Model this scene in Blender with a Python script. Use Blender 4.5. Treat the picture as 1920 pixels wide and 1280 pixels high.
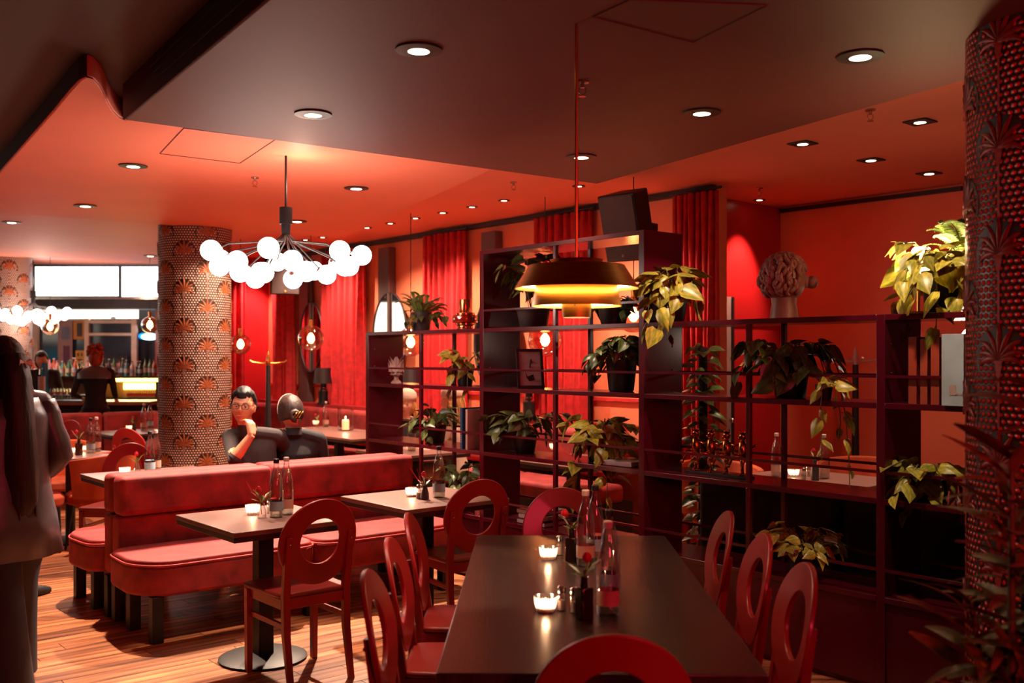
import bpy, bmesh, math, random
from mathutils import Vector, Matrix, noise
R = math.radians
random.seed(7)
sc = bpy.context.scene
COL = sc.collection
for _o in list(bpy.data.objects):
    bpy.data.objects.remove(_o)

# ---------------------------------------------------------------- camera
H, K = 1.6, 1867.0                 # eye height, focal length in pixels of a 1920 wide frame
def at(px, py, z):                 # a pixel of the photograph on the horizontal plane z
    Y = (z - H) * K / (668.0 - py)
    return Vector(((px - 960) / K * Y, Y, z))
def ad(px, py, Y):                 # a pixel at distance Y
    return Vector(((px - 960) / K * Y, Y, H + (668.0 - py) * Y / K))
cam_data = bpy.data.cameras.new('camera')
cam = bpy.data.objects.new('camera', cam_data); COL.objects.link(cam)
cam.location = (0, 0, H); cam.rotation_euler = (R(90), 0, 0)
cam_data.sensor_width = 36; cam_data.lens = K / 1920 * 36
cam_data.shift_y = 28 / 1920
cam_data.clip_end = 100; cam_data.clip_start = 0.05
cam_data.dof.use_dof = True; cam_data.dof.focus_distance = 5.4; cam_data.dof.aperture_fstop = 2.5
sc.camera = cam
sc.view_settings.view_transform = 'Standard'; sc.view_settings.look = 'None'
sc.view_settings.gamma = 1; sc.view_settings.use_curve_mapping = False
sc.view_settings.exposure = 0.12
sc.cycles.max_bounces = 7; sc.cycles.transparent_max_bounces = 24
sc.cycles.sample_clamp_indirect = 4.0; sc.cycles.sample_clamp_direct = 0
sc.cycles.caustics_reflective = False; sc.cycles.caustics_refractive = False

# ---------------------------------------------------------------- world and lamps
w = bpy.data.worlds.new('world'); sc.world = w; w.use_nodes = True
w.node_tree.nodes['Background'].inputs[0].default_value = (0.30, 0.12, 0.13, 1)
w.node_tree.nodes['Background'].inputs[1].default_value = 0.010

def lamp(kind, name, loc, power, color, size=0.05, spot=None, blend=0.6, target=None):
    l = bpy.data.lights.new(name, kind); l.energy = power; l.color = color
    o = bpy.data.objects.new(name, l); COL.objects.link(o); o.location = loc
    if kind == 'SPOT':
        l.spot_size = R(spot); l.spot_blend = blend; l.shadow_soft_size = size
    elif kind == 'POINT':
        l.shadow_soft_size = size
    elif kind == 'AREA':
        l.shape = 'DISK'; l.size = size
    if target is not None:
        d = Vector(target) - Vector(loc)
        o.rotation_euler = d.to_track_quat('-Z', 'Y').to_euler()
    return o
WARM = (1.0, 0.70, 0.50); PINK = (1.0, 0.42, 0.34)
# recessed fittings: (x px, y px, ceiling height, watts, aim offset x, aim offset y, cone)
ZA, ZB, ZC, ZD = 2.84, 2.92, 3.04, 3.25
DOWN = [(785, 92, ZA, 150, 0.16, -0.15, 34), (587, 213, ZA, 150, -0.28, 0.2, 34), (1613, 104, ZA, 75, 1.0, 0.95, 46),
        (1316, 210, ZA, 85, 0.2, 2.0, 46), (1090, 293, ZA, 60, -0.2, 0.1, 60),
        (250, 310, ZB, 700, 0.0, -1.3, 70), (668, 352, ZB, 1100, -0.5, -1.35, 70), (160, 385, ZB, 340, 0, -0.3, 80),
        (557, 414, ZB, 300, -1.6, .5, 90), (22, 416, ZC, 140, 0, 0, 80), (282, 479, ZC, 120, 0, 0, 80),
        (123, 516, ZD, 90, 0, 0, 80)]
# crimson light from an unseen, inferred source behind the camera
lamp('AREA', 'crimson_rear_light', (2.0, -1.2, 2.1), 55, (1, .04, .09), .9, target=(1.7, 4.3, 1.2))
lamp('AREA', 'crimson_pillar_fill', (2.5, 1.0, 2.5), 16, (1, .05, .07), .35, target=(2.1, 3.8, 1.3))  # second crimson lamp, added to redden the near pillar

# ---------------------------------------------------------------- mesh helpers
def S(r, g, b):                    # sRGB 0..255 to linear
    f = lambda c: (c / 255 / 12.92) if c <= 10.3 else ((c / 255 + 0.055) / 1.055) ** 2.4
    return (f(r), f(g), f(b), 1)

class MB:
    def __init__(self): self.v = []; self.f = []; self.m = []
    def add(self, vs, fs, mi=0, mat=None):
        n = len(self.v)
        self.v += [tuple((mat @ Vector(p)) if mat is not None else p) for p in vs]
        self.f += [tuple(i + n for i in f) for f in fs]; self.m += [mi] * len(fs)
        return self
    def box(self, c, s, rz=0, mi=0, rx=0, ry=0, top=1.0):
        x, y, z = s[0] / 2, s[1] / 2, s[2] / 2; t = top
        vs = [(-x, -y, -z), (x, -y, -z), (x, y, -z), (-x, y, -z), (-x * t, -y * t, z), (x * t, -y * t, z), (x * t, y * t, z), (-x * t, y * t, z)]
        M = Matrix.Translation(c) @ Matrix.Rotation(rz, 4, 'Z') @ Matrix.Rotation(rx, 4, 'X') @ Matrix.Rotation(ry, 4, 'Y')
        return self.add(vs, [(0, 3, 2, 1), (4, 5, 6, 7), (0, 1, 5, 4), (1, 2, 6, 5), (2, 3, 7, 6), (3, 0, 4, 7)], mi, M)
    def prism(self, poly, z0, z1, mi=0):
        a = sum(poly[i][0] * poly[(i + 1) % len(poly)][1] - poly[(i + 1) % len(poly)][0] * poly[i][1] for i in range(len(poly)))
        if a < 0: poly = poly[::-1]
        n = len(poly)
        vs = [(p[0], p[1], z0) for p in poly] + [(p[0], p[1], z1) for p in poly]
        fs = [tuple(range(n))[::-1], tuple(range(n, 2 * n))] + [(i, (i + 1) % n, n + (i + 1) % n, n + i) for i in range(n)]
        return self.add(vs, fs, mi)
    def lathe(self, prof, n=20, c=(0, 0, 0), mi=0, capb=True, capt=True, M=None, sx=1, sy=1):
        vs = []; fs = []
        for r, z in prof:
            for i in range(n):
                a = 2 * math.pi * i / n; vs.append((c[0] + r * sx * math.cos(a), c[1] + r * sy * math.sin(a), c[2] + z))
        for j in range(len(prof) - 1):
            for i in range(n):
                fs.append((j * n + i, j * n + (i + 1) % n, (j + 1) * n + (i + 1) % n, (j + 1) * n + i))
        if capb: fs.append(tuple(range(n))[::-1])
        if capt: fs.append(tuple((len(prof) - 1) * n + i for i in range(n)))
        return self.add(vs, fs, mi, M)
    def cyl(self, c, r, h, n=20, mi=0, r2=None):
        return self.lathe([(r, 0), (r if r2 is None else r2, h)], n, c, mi)
    def tube(self, pts, r, n=6, mi=0, cap=True, flat=1.0):
        pts = [Vector(p) for p in pts]; m = len(pts)
        rs = r if isinstance(r, (list, tuple)) else [r] * m
        vs = []; fs = []; up = None
        for i, p in enumerate(pts):
            d = (pts[min(i + 1, m - 1)] - pts[max(i - 1, 0)]).normalized()
            if up is None:
                up = d.orthogonal().normalized()
            up = (up - d * up.dot(d))
            if up.length < 1e-5: up = d.orthogonal()
            up.normalize(); sd = d.cross(up)
            for k in range(n):
                a = 2 * math.pi * k / n
                vs.append(tuple(p + (up * math.cos(a) * flat + sd * math.sin(a)) * rs[i]))
        for j in range(m - 1):
            for i in range(n):
                fs.append((j * n + i, j * n + (i + 1) % n, (j + 1) * n + (i + 1) % n, (j + 1) * n + i))
        if cap: fs += [tuple(range(n))[::-1], tuple((m - 1) * n + i for i in range(n))]
        return self.add(vs, fs, mi)
    def ball(self, c, r, n=16, m=10, mi=0, sc_=(1, 1, 1)):
        prof = [(max(1e-4, r * math.sin(math.pi * j / m)), -r * math.cos(math.pi * j / m)) for j in range(m + 1)]
        M = Matrix.Translation(c) @ Matrix.Diagonal((*sc_, 1))
        return self.lathe(prof, n, (0, 0, 0), mi, False, False, M)
    def mesh(self, name, mats, smooth=35, loose=False):
        me = bpy.data.meshes.new(name); me.from_pydata(self.v, [], self.f); me.update()
        for x in (mats if isinstance(mats, (list, tuple)) else [mats]): me.materials.append(x)
        if len(me.materials) > 1: me.polygons.foreach_set('material_index', self.m)
        if not loose:
            bm = bmesh.new(); bm.from_mesh(me); bmesh.ops.recalc_face_normals(bm, faces=bm.faces); bm.to_mesh(me); bm.free()
        if smooth:
            me.polygons.foreach_set('use_smooth', [True] * len(me.polygons))
            if smooth < 180: me.set_sharp_from_angle(angle=R(smooth))
        return me
    def build(self, name, mats, parent=None, smooth=35, bevel=0, seg=2, loose=False, loc=None):
        return put(name, self.mesh(name, mats, smooth, loose), parent, bevel, seg, loc)
def put(name, me, parent=None, bevel=0, seg=2, loc=None, rot=None, scale=None):
    o = bpy.data.objects.new(name, me); COL.objects.link(o)
    if parent is not None: o.parent = parent
    if loc is not None: o.location = loc
    if rot is not None: o.rotation_euler = rot
    if scale is not None: o.scale = scale if isinstance(scale, (tuple, list)) else (scale,) * 3
    if bevel:
        b = o.modifiers.new('bevel', 'BEVEL'); b.width = bevel; b.segments = seg; b.limit_method = 'ANGLE'; b.angle_limit = R(40)
    return o
def tag(o, label=None, cat=None, group=None, kind=None):
    if label: o['label'] = label
    if cat: o['category'] = cat
    if group: o['group'] = group
    if kind: o['kind'] = kind
    return o
def thing(name, label, cat, loc=(0, 0, 0), rz=0, group=None):
    o = bpy.data.objects.new(name, None); COL.objects.link(o); o.empty_display_size = 0.05
    o.location = loc; o.rotation_euler = (0, 0, rz)
    return tag(o, label, cat, group)
def struct(name, mb, mat, parent=None, **k):
    o = mb.build(name, mat, parent, **k)
    if parent is None: o['kind'] = 'structure'
    return o
KIDS = {}
def copy_tree(o, parent=None):
    c = o.copy(); COL.objects.link(c)
    if parent is not None: c.parent = parent
    for ch in KIDS[o.name]: copy_tree2(ch, c)
    return c
def copy_tree2(o, parent):
    c = o.copy(); COL.objects.link(c); c.parent = parent
    for ch in KIDS.get(o.name, []): copy_tree2(ch, c)
def learn(root):                   # remember a prototype's tree once, so copies need no scene search
    def rec(o):
        KIDS[o.name] = [c for c in bpy.data.objects if c.parent == o]
        for c in KIDS[o.name]: rec(c)
    rec(root)
def dup(root, loc, rz=0, label=None, group=None, scale=None):
    if root.name not in KIDS: learn(root)
    c = copy_tree(root); c.location = loc; c.rotation_euler = (0, 0, rz)
    if label: c['label'] = label
    if group: c['group'] = group
    elif 'group' in c.keys(): del c['group']
    if scale: c.scale = (scale,) * 3
    return c

# ---------------------------------------------------------------- materials
def mat(name, col, rough=0.5, metal=0.0, var=0.12, nscale=8.0, bump=0.0, bscale=60.0, coat=0.0, sheen=0.0, trans=0.0, emit=None, es=1.0, spec=None, rnd=0.0, stretch=(1, 1, 1), sub=0.0, col2=None, aniso=0.0):
    m = bpy.data.materials.new(name); m.use_nodes = True
    nt = m.node_tree; N = nt.nodes; L = nt.links; b = N['Principled BSDF']
    c = S(*col); c2 = S(*col2) if col2 else tuple(x * (1 - var * 1.6) for x in c[:3]) + (1,)
    tc = N.new('ShaderNodeTexCoord'); mp = N.new('ShaderNodeMapping'); mp.inputs['Scale'].default_value = stretch
    L.new(tc.outputs['Object'], mp.inputs['Vector'])
    nz = N.new('ShaderNodeTexNoise'); nz.inputs['Scale'].default_value = nscale; nz.inputs['Detail'].default_value = 4
    L.new(mp.outputs[0], nz.inputs['Vector'])
    rp = N.new('ShaderNodeValToRGB'); rp.color_ramp.elements[0].position = .35; rp.color_ramp.elements[1].position = .65
    rp.color_ramp.elements[0].color = c2; rp.color_ramp.elements[1].color = c
    L.new(nz.outputs['Fac'], rp.inputs['Fac'])
    out = rp.outputs['Color']
    if rnd:
        oi = N.new('ShaderNodeObjectInfo'); hs = N.new('ShaderNodeHueSaturation')
        mr = N.new('ShaderNodeMapRange'); mr.inputs['To Min'].default_value = 1 - rnd; mr.inputs['To Max'].default_value = 1 + rnd
        L.new(oi.outputs['Random'], mr.inputs['Value']); L.new(mr.outputs[0], hs.inputs['Value']); L.new(out, hs.inputs['Color']); out = hs.outputs['Color']
    L.new(out, b.inputs['Base Color'])
    b.inputs['Roughness'].default_value = rough; b.inputs['Metallic'].default_value = metal
    if spec is not None: b.inputs['Specular IOR Level'].default_value = spec
    if coat: b.inputs['Coat Weight'].default_value = coat; b.inputs['Coat Roughness'].default_value = 0.08
    if sheen: b.inputs['Sheen Weight'].default_value = sheen; b.inputs['Sheen Roughness'].default_value = 0.4; b.inputs['Sheen Tint'].default_value = c
    if trans: b.inputs['Transmission Weight'].default_value = trans
    if sub: b.inputs['Subsurface Weight'].default_value = sub; b.inputs['Subsurface Radius'].default_value = (.02, .008, .004); b.inputs['Subsurface Scale'].default_value = 1.0
    if aniso: b.inputs['Anisotropic'].default_value = aniso
    if emit: b.inputs['Emission Color'].default_value = S(*emit); b.inputs['Emission Strength'].default_value = es
    if bump:
        n2 = N.new('ShaderNodeTexNoise'); n2.inputs['Scale'].default_value = bscale; n2.inputs['Detail'].default_value = 3
        L.new(mp.outputs[0], n2.inputs['Vector'])
        bp = N.new('ShaderNodeBump'); bp.inputs['Strength'].default_value = bump; bp.inputs['Distance'].default_value = 0.01
        L.new(n2.outputs['Fac'], bp.inputs['Height']); L.new(bp.outputs[0], b.inputs['Normal'])
    return m
def glow(name, col, es):
    m = bpy.data.materials.new(name); m.use_nodes = True; nt = m.node_tree
    nt.nodes.remove(nt.nodes['Principled BSDF']); e = nt.nodes.new('ShaderNodeEmission')
    e.inputs[0].default_value = S(*col); e.inputs[1].default_value = es
    nt.links.new(e.outputs[0], nt.nodes['Material Output'].inputs[0]); return m
def thin_glass(name, tint=(235, 235, 235), ior=1.5, rough=0.02):
    m = bpy.data.materials.new(name); m.use_nodes = True; nt = m.node_tree; N = nt.nodes; L = nt.links
    N.remove(N['Principled BSDF'])
    tr = N.new('ShaderNodeBsdfTransparent'); tr.inputs[0].default_value = S(*tint)
    gl = N.new('ShaderNodeBsdfGlossy'); gl.inputs['Roughness'].default_value = rough
    lw = N.new('ShaderNodeLayerWeight'); lw.inputs[0].default_value = 0.5
    rp = N.new('ShaderNodeMapRange'); rp.inputs['To Min'].default_value = 0.06; rp.inputs['To Max'].default_value = 0.9
    L.new(lw.outputs['Facing'], rp.inputs['Value'])
    mx = N.new('ShaderNodeMixShader'); L.new(rp.outputs[0], mx.inputs[0]); L.new(tr.outputs[0], mx.inputs[1]); L.new(gl.outputs[0], mx.inputs[2])
    L.new(mx.outputs[0], N['Material Output'].inputs[0]); return m

M = {}
M['ceil_shade'] = mat('shaded_ceiling_paint', (104, 50, 46), .62, var=.04, nscale=1.5, bump=.03, bscale=90)  # ceiling paint darkened: the near raft's shade is put into the colour
M['recess_shade'] = mat('shaded_recess_paint', (62, 28, 32), .6, var=.04, nscale=1.5)  # shade of the recess and raft edges put into the colour
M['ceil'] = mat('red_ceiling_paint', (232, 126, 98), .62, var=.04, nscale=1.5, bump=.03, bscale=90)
M['wall'] = mat('terracotta_wall_paint', (236, 128, 92), .6, var=.05, nscale=2, bump=.04, bscale=120)
M['wallred'] = mat('red_wall_paint', (186, 34, 36), .32, var=.05, nscale=2)
M['dark'] = mat('near_black_trim', (38, 26, 30), .5)
M['beam'] = mat('grey_brown_beam', (96, 72, 68), .45, metal=.3, var=.06, stretch=(1, 1, .2))
M['curtain'] = mat('red_velvet_curtain', (204, 36, 40), .75, sheen=.6, var=.2, nscale=14, bump=.1, bscale=200)
M['velvet'] = mat('rose_velvet', (168, 46, 46), .72, sheen=.3, var=.34, nscale=7, bump=.12, bscale=160)
M['velvetd'] = mat('piping_velvet', (196, 62, 58), .6, sheen=.4)
M['orange'] = mat('rust_velvet', (205, 84, 42), .75, sheen=.7, var=.22, nscale=6, bump=.1, bscale=160)
M['chair'] = mat('red_lacquered_wood', (156, 28, 28), .38, var=.07, nscale=3, stretch=(1, 1, .15), coat=.15)
M['chairtop'] = mat('red_stained_seat', (150, 36, 32), .4, var=.12, nscale=5, stretch=(.4, 3, 1))
M['blackmetal'] = mat('black_powder_coat', (22, 19, 21), .5, metal=.1)
M['table'] = mat('brown_laminate', (132, 94, 84), .38, var=.05, nscale=6, bump=.02)
M['tabledge'] = mat('dark_table_edge', (46, 32, 30), .4)
M['blacktop'] = mat('black_oak_top', (62, 46, 42), .26, var=.2, nscale=4, stretch=(6, .4, 1), bump=.05, bscale=30, spec=.6)
M['rack'] = mat('burgundy_lacquer', (82, 9, 27), .22, var=.04, nscale=2, spec=.6)
M['steel'] = mat('polished_steel', (190, 180, 172), .18, metal=1, var=.05)
M['brass'] = mat('brushed_brass', (212, 146, 70), .34, metal=1, var=.12, nscale=20, stretch=(1, 1, 12), aniso=.7)
M['brassin'] = mat('cream_shade_lining', (255, 214, 150), .5, var=.03)
M['glass'] = thin_glass('clear_glass', (250, 250, 250)); M['glassw'] = thin_glass('amber_tint_glass', (250, 214, 190))
M['water'] = thin_glass('water_in_glass', (222, 226, 214), rough=.05)
M['amber'] = mat('brown_bottle_glass', (40, 20, 14), .12, spec=.8)
M['lens'] = glow('lamp_lens', (255, 214, 176), 12)
M['opal'] = glow('opal_globe', (255, 240, 232), 9)
M['flame'] = glow('candle_flame', (255, 190, 110), 30)
M['bulb'] = glow('filament_bulb', (255, 176, 110), 55)
# ================================================================ the room
PH = R(40)
U = Vector((math.cos(PH), math.sin(PH), 0)); V = Vector((-math.sin(PH), math.cos(PH), 0))
def P2(v): return (v[0], v[1])
def uv(o, u, v, z=0): return Vector((o[0], o[1], 0)) + U * u + V * v + Vector((0, 0, z))

# ---- floor: boards laid along the banquette direction
M['plank'] = mat('warm_oak_board', (224, 142, 92), .38, var=.3, nscale=2.6, stretch=(.5, 8, 1), rnd=.42, bump=.06, bscale=20, col2=(104, 54, 36))
M['under'] = mat('dark_subfloor', (40, 20, 14), .8)
fl = MB().box((0, 8, -.06), (30, 34, .08)); floor = struct('floor', fl, M['under'])
plank_me = {}
def plank_mesh(L):
    k = round(L, 2)
    if k not in plank_me: plank_me[k] = MB().box((0, 0, -.011), (L - .004, .1315, .022)).mesh('plank', M['plank'])
    return plank_me[k]
PW = .135; rest = MB(); cand = []
rr = random.Random(3)
for j in range(-60, 130):
    v = j * PW; u = -14 - rr.random() * 1.5
    while u < 18:
        L = rr.choice((.9, 1.2, 1.5, 1.8)); c = U * (u + L / 2) + V * v
        u += L
        if c.y < -1.5 or c.y > 20 or abs(c.x) > 10: continue
        vis = c.y > 2.9 and abs(c.x) < c.y * .56 and c.x < .9 and c.y < 11 and not (c.x > -1.6 and c.y > 6.6)
        cand.append((0 if vis else 1, c.length, c, L))
cand.sort(key=lambda q: (q[0], q[1]))
for i, (vv, _, c, L) in enumerate(cand):
    if vv == 0 and i < 290:
        p = put('plank', plank_mesh(L), floor, loc=(c.x, c.y, 0), rot=(0, 0, PH))
    else:
        rest.box((c.x, c.y, -.011), (L - .004, .1315, .022), PH)
ro = rest.build('floorboards', M['plank'], floor, smooth=0, loose=True); ro['kind'] = 'stuff'

# ---- ceilings: a high one, two dropped rafts with a waved edge
def P3(px, py, z): return P2(at(px, py, z))
farline = [P3(-500, 470, ZC), P3(0, 480, ZC), P3(300, 492, ZC), (-3.2, 17.5)]
c0 = MB().prism([(-14, -4), (9, -4), (9, 17.5)] + farline[::-1], ZC, ZC + .2)
struct('ceiling', c0, M['ceil'])
struct('ceiling_far', MB().prism([(-16, 9), (0, 12), (0, 20), (-16, 20)], ZD, ZD + .1), M['ceil'])
ea = Vector((-.558, .83))
tip = Vector(P3(232, 225, ZA)); e0 = Vector(P3(500, 0, ZA))
polyA = [tuple(tip), tuple(e0), tuple(e0 - ea * 2.4), tuple(e0 - ea * 7), (8, -3.5), (8, 2.0), P3(1838, 143, ZA), P3(1120, 345, ZA)]
a_ = MB().prism(polyA, ZA, ZC - .002)
struct('ceiling_raft_near', a_, M['ceil_shade'], bevel=.012, seg=2)
Spx = [(236, 226), (225, 221), (214, 210), (205, 195), (197, 178), (188, 161), (176, 149), (162, 144), (149, 150), (132, 168), (100, 207)]
s0 = [P3(x, y, ZB) for x, y in Spx]
pB = [tuple(Vector(s0[-1]) + ea * k) for k in (3, 6.5)]
polyB = [P2(at(1000, 322, ZB)), (-.9, 5.8), (-1.5, 5.2)] + s0 + [(-4.95, 9.02)] + [P3(0, 399, ZB), P3(300, 421, ZB), P3(560, 440, ZB)] + \
        [P3(x, y, ZB) for x, y in ((625, 446), (645, 445), (665, 436))] + [P3(925, 318, ZB)]
struct('ceiling_raft_left', MB().prism(polyB, ZB, ZC - .004), M['ceil'], bevel=.012, seg=2)
rec = [tuple(e0 - ea * 7), tuple(e0), tuple(tip)] + s0 + [(-4.95, 9.02), (-9.5, 7.2), (-9.5, -3.5)]
struct('ceiling_recess_shade', MB().prism(rec, ZC - .012, ZC - .006), M['recess_shade'])  # thin sheet added to carry the recess's shade
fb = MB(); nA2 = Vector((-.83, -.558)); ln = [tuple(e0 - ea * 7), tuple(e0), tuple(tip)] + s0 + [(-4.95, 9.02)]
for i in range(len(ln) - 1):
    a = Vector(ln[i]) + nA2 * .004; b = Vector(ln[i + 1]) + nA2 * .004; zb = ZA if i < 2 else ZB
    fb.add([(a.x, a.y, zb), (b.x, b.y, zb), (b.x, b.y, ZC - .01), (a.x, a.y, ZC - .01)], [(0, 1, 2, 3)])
struct('shaded_fascia', fb, M['recess_shade'], loose=True)  # skin added over the raft edges to carry their shade
# access hatches cut in the rafts (raised panel edges)
def hatch(pxs, z):
    pts = [at(x, y, z - .002) for x, y in pxs]
    m = MB()
    for a, b in zip(pts, pts[1:] + ([pts[0]] if len(pts) > 3 else [])):
        m.tube([a, b], .0028, 4)
    o = m.build('access_panel_joint', M['ceil_shade']); o['kind'] = 'structure'
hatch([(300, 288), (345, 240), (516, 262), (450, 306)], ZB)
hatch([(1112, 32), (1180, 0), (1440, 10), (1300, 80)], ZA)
# dark air slot in the fascia of the near raft
nA = Vector((-.83, -.558))
def fas(s, z, d=0): p = e0 + ea * s + nA * d; return (p.x, p.y, z)
sl = MB(); sl.add([fas(.02 - 1.6, ZA + .045, .004), fas(1.55, ZA + .045, .004), fas(1.55, ZA + .155, .004), fas(-1.6, ZA + .155, .004)], [(0, 1, 2, 3)])
for k in range(3):
    z = ZA + .06 + .04 * k
    sl.tube([fas(-1.6, z, .01), fas(1.55, z, .01)], .004, 4)
tag(sl.build('air_slot', M['dark']), kind='structure')

# ---- walls
W0 = Vector((1.685, 8.39, 0))
def wt(px, off=0.0):                # distance along the curtain wall of a pixel column
    k = (px - 960) / K; b = W0 - U * off
    return (b.x - k * b.y) / (math.sin(PH) + k * math.cos(PH))
def wp(t, d=0.0, z=0.0): return W0 + V * t - U * d + Vector((0, 0, z))
TC = 8.2
struct('wall_window_side', MB().prism([P2(wp(0)), P2(wp(TC)), P2(wp(TC, -.2)), P2(wp(0, -.2))], 0, ZC), M['wall'])
C1 = wp(TC)
struct('wall_back', MB().prism([P2(C1), P2(C1 - U * 1.3), P2(C1 - U * 1.3 + V * .15), P2(C1 + V * .15 + U * .2)], 0, ZC), M['wallred'])
Kc = Vector((2.60, 9.64, 0))
struct('wall_alcove', MB().prism([P2(Kc), P2(Kc - U * 1.3), P2(Kc - U * 1.3 + V * .15), P2(Kc + V * .15 + U * .15)], 0, ZC), M['wallred'])
B1 = Vector((3.79 * 1.0, 8.3, 0)); dB = (B1 - Kc).normalized()
struct('wall_right', MB().prism([P2(Kc), P2(Kc + dB * 1.78), P2(Kc + dB * 1.78 + U * .15), P2(Kc + U * .15)], 0, ZC), M['wall'])
q = Kc + dB * 1.78
struct('opening_dark_right', MB().prism([P2(q + dB * .0 + U * .4), P2(q + dB * 3.4 + U * .4), P2(q + dB * 3.4 + U * .5), P2(q + U * .5)], 0, ZC), M['dark'])  # near-black panel stands for the darkness of an opening
struct('wall_closing_right', MB().box((6.4, 2, 1.6), (.1, 14, 3.2)), M['wallred'])
struct('wall_behind', MB().box((0, -3.2, 1.6), (20, .1, 3.2)), M['dark'])
struct('wall_left', MB().box((-9.6, 6, 1.6), (.1, 22, 3.2)), M['dark'])
# dark picture rail under the ceiling, dado rail
m_ = MB()
for a, b in ((wp(-.05, .03, ZC - .06), wp(TC, .03, ZC - .06)),):
    c = (a + b) / 2; m_.box(c + Vector((0, 0, .03)), (.06, (b - a).length, .05), PH)
struct('trim_1', m_, M['dark'])
c = (Kc + dB * .9); struct('trim_2', MB().box((c.x - .03, c.y - .02, ZC - .04), (.04, 1.75, .035), math.atan2(dB.y, dB.x) - R(90)), M['dark'])
c = wp(TC / 2, .012, 1.2); struct('trim_3', MB().box(c, (.03, TC, .03), PH), M['curtain'])
c = Kc - U * .62; struct('trim_4', MB().box((c.x + .01, c.y - .015, 1.93), (1.2, .012, .008), PH), M['dark'])
# upright beams
for i, (x, lab) in enumerate(((733, 'second grey upright beam from the right on the curtain wall'), (930, 'rightmost grey upright beam on the curtain wall'), (582, 'grey upright beam carrying the blue oval mirror'))):
    t = wt(x); o = MB().box((0, 0, ZC / 2 - .06), (.1, .24, ZC - .12)).build('trim_beam', M['beam'], bevel=.005)
    o.location = wp(t, .06); o.rotation_euler = (0, 0, PH); o['kind'] = 'structure'
# pale door leaf on the alcove wall
pp = Kc - U * .93
dr = MB().box((0, 0, 1.07), (.17, .05, 2.14)).box((.1, 0, 1.07), (.03, .07, 2.14), mi=1).build('door_1', [mat('pale_grey_laminate', (176, 160, 152), .45), M['dark']])
dr.location = pp - V * .04; dr.rotation_euler = (0, 0, PH); dr['kind'] = 'structure'
MB().ball((.05, -.06, 1.02), .025).build('door_handle', M['steel'], dr)

# ---- curtains
def curtain(t0, t1, label, base=None, dirv=None, nrm=None, pinch=0.0, folds=7, top=ZC - .07):
    m = MB(); n = folds * 8; zs = [0.02, .6, 1.0, 1.4, 1.8, 2.2, 2.6, top]
    vs = []; w_ = t1 - t0
    for z in zs:
        s = 1 - pinch * math.exp(-((z - 1.2) / .7) ** 2)
        for i in range(n + 1):
            f = i / n; a = f * folds * 2 * math.pi
            amp = .045 + .012 * math.sin(f * 9 + z)
            vs.append((math.sin(a) * amp + .012 * math.sin(a * .5 + z * 1.5), t0 + w_ * (.5 + (f - .5) * s) + .012 * math.sin(a * 2 + z), z))
    fs = [(j * (n + 1) + i, j * (n + 1) + i + 1, (j + 1) * (n + 1) + i + 1, (j + 1) * (n + 1) + i) for j in range(len(zs) - 1) for i in range(n)]
    m.add(vs, fs)
    o = thing('curtain', label, 'curtain', base if base is not None else wp(0, .12), PH if dirv is None else dirv, 'red velvet curtains')
    c = m.build('drape', M['curtain'], o, smooth=180)
    s = c.modifiers.new('thick', 'SOLIDIFY'); s.thickness = .006
    MB().tube([(0, t0 - .05, top + .02), (0, t1 + .05, top + .02)], .012, 8).build('curtain_rail', M['dark'], o)
    return o
curtain(-.14, wt(1264, .12), 'red velvet curtain at the right end of the curtain wall, beside the red lit alcove', pinch=.06)
curtain(wt(1105, .12), wt(1003, .12), 'red velvet curtain right behind the brass pendant lamp')
curtain(wt(870, .12), wt(795, .12), 'red velvet curtain behind the fern and the copper glass vase')
curtain(wt(682, .12), wt(604, .12), 'red velvet curtain between the two oval mirrors')
curtain(wt(549, .12), wt(512, .12), 'narrow red velvet curtain next to the back corner, behind the coat stand', folds=4)
curtain(.42, 1.3, 'red velvet curtain partly hidden by the patterned pillar', base=C1 - V * .12, dirv=PH + R(90), folds=9)

# ---- oval mirrors on beams
def mirror(px, py, rx, rz, label, d=.14, rot=0):
    t = wt(px, d); p = wp(t, d); z = H + (668 - py) * p.y / K
    o = thing('oval_mirror', label, 'mirror', (p.x, p.y, z), PH)
    n = 40; m = MB(); ring = MB()
    vs = [(-.004, rx * math.cos(2 * math.pi * i / n), rz * math.sin(2 * math.pi * i / n)) for i in range(n)]
    m.add([(0.01, v[1], v[2]) for v in vs] + vs, [tuple(range(n, 2 * n))[::-1], tuple(range(n))] + [(i, (i + 1) % n, n + (i + 1) % n, n + i) for i in range(n)])
    m.build('mirror_glass', M['mirror'], o)
    ring.tube([(v[0], v[1] * 1.01, v[2] * 1.01) for v in vs] + [(vs[0][0], vs[0][1] * 1.01, vs[0][2] * 1.01)], .012, 6, cap=False)
    ring.build('mirror_frame', M['dark'], o, smooth=60)
    MB().box((-.02, 0, 0), (.02, .03, rz * 2)).build('mirror_bracket', M['beam'], o)
M['mirror'] = mat('mirror_silver', (225, 225, 225), .03, metal=1, var=.0)
mirror(584, 632, .30, .46, 'tall oval mirror on the upright beam beside the coat stand')
mirror(731, 628, .36, .50, 'oval mirror behind the fern on top of the shelf')
mirror(930, 640, .36, .50, 'oval mirror mostly hidden behind the shelf left side panel')

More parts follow.
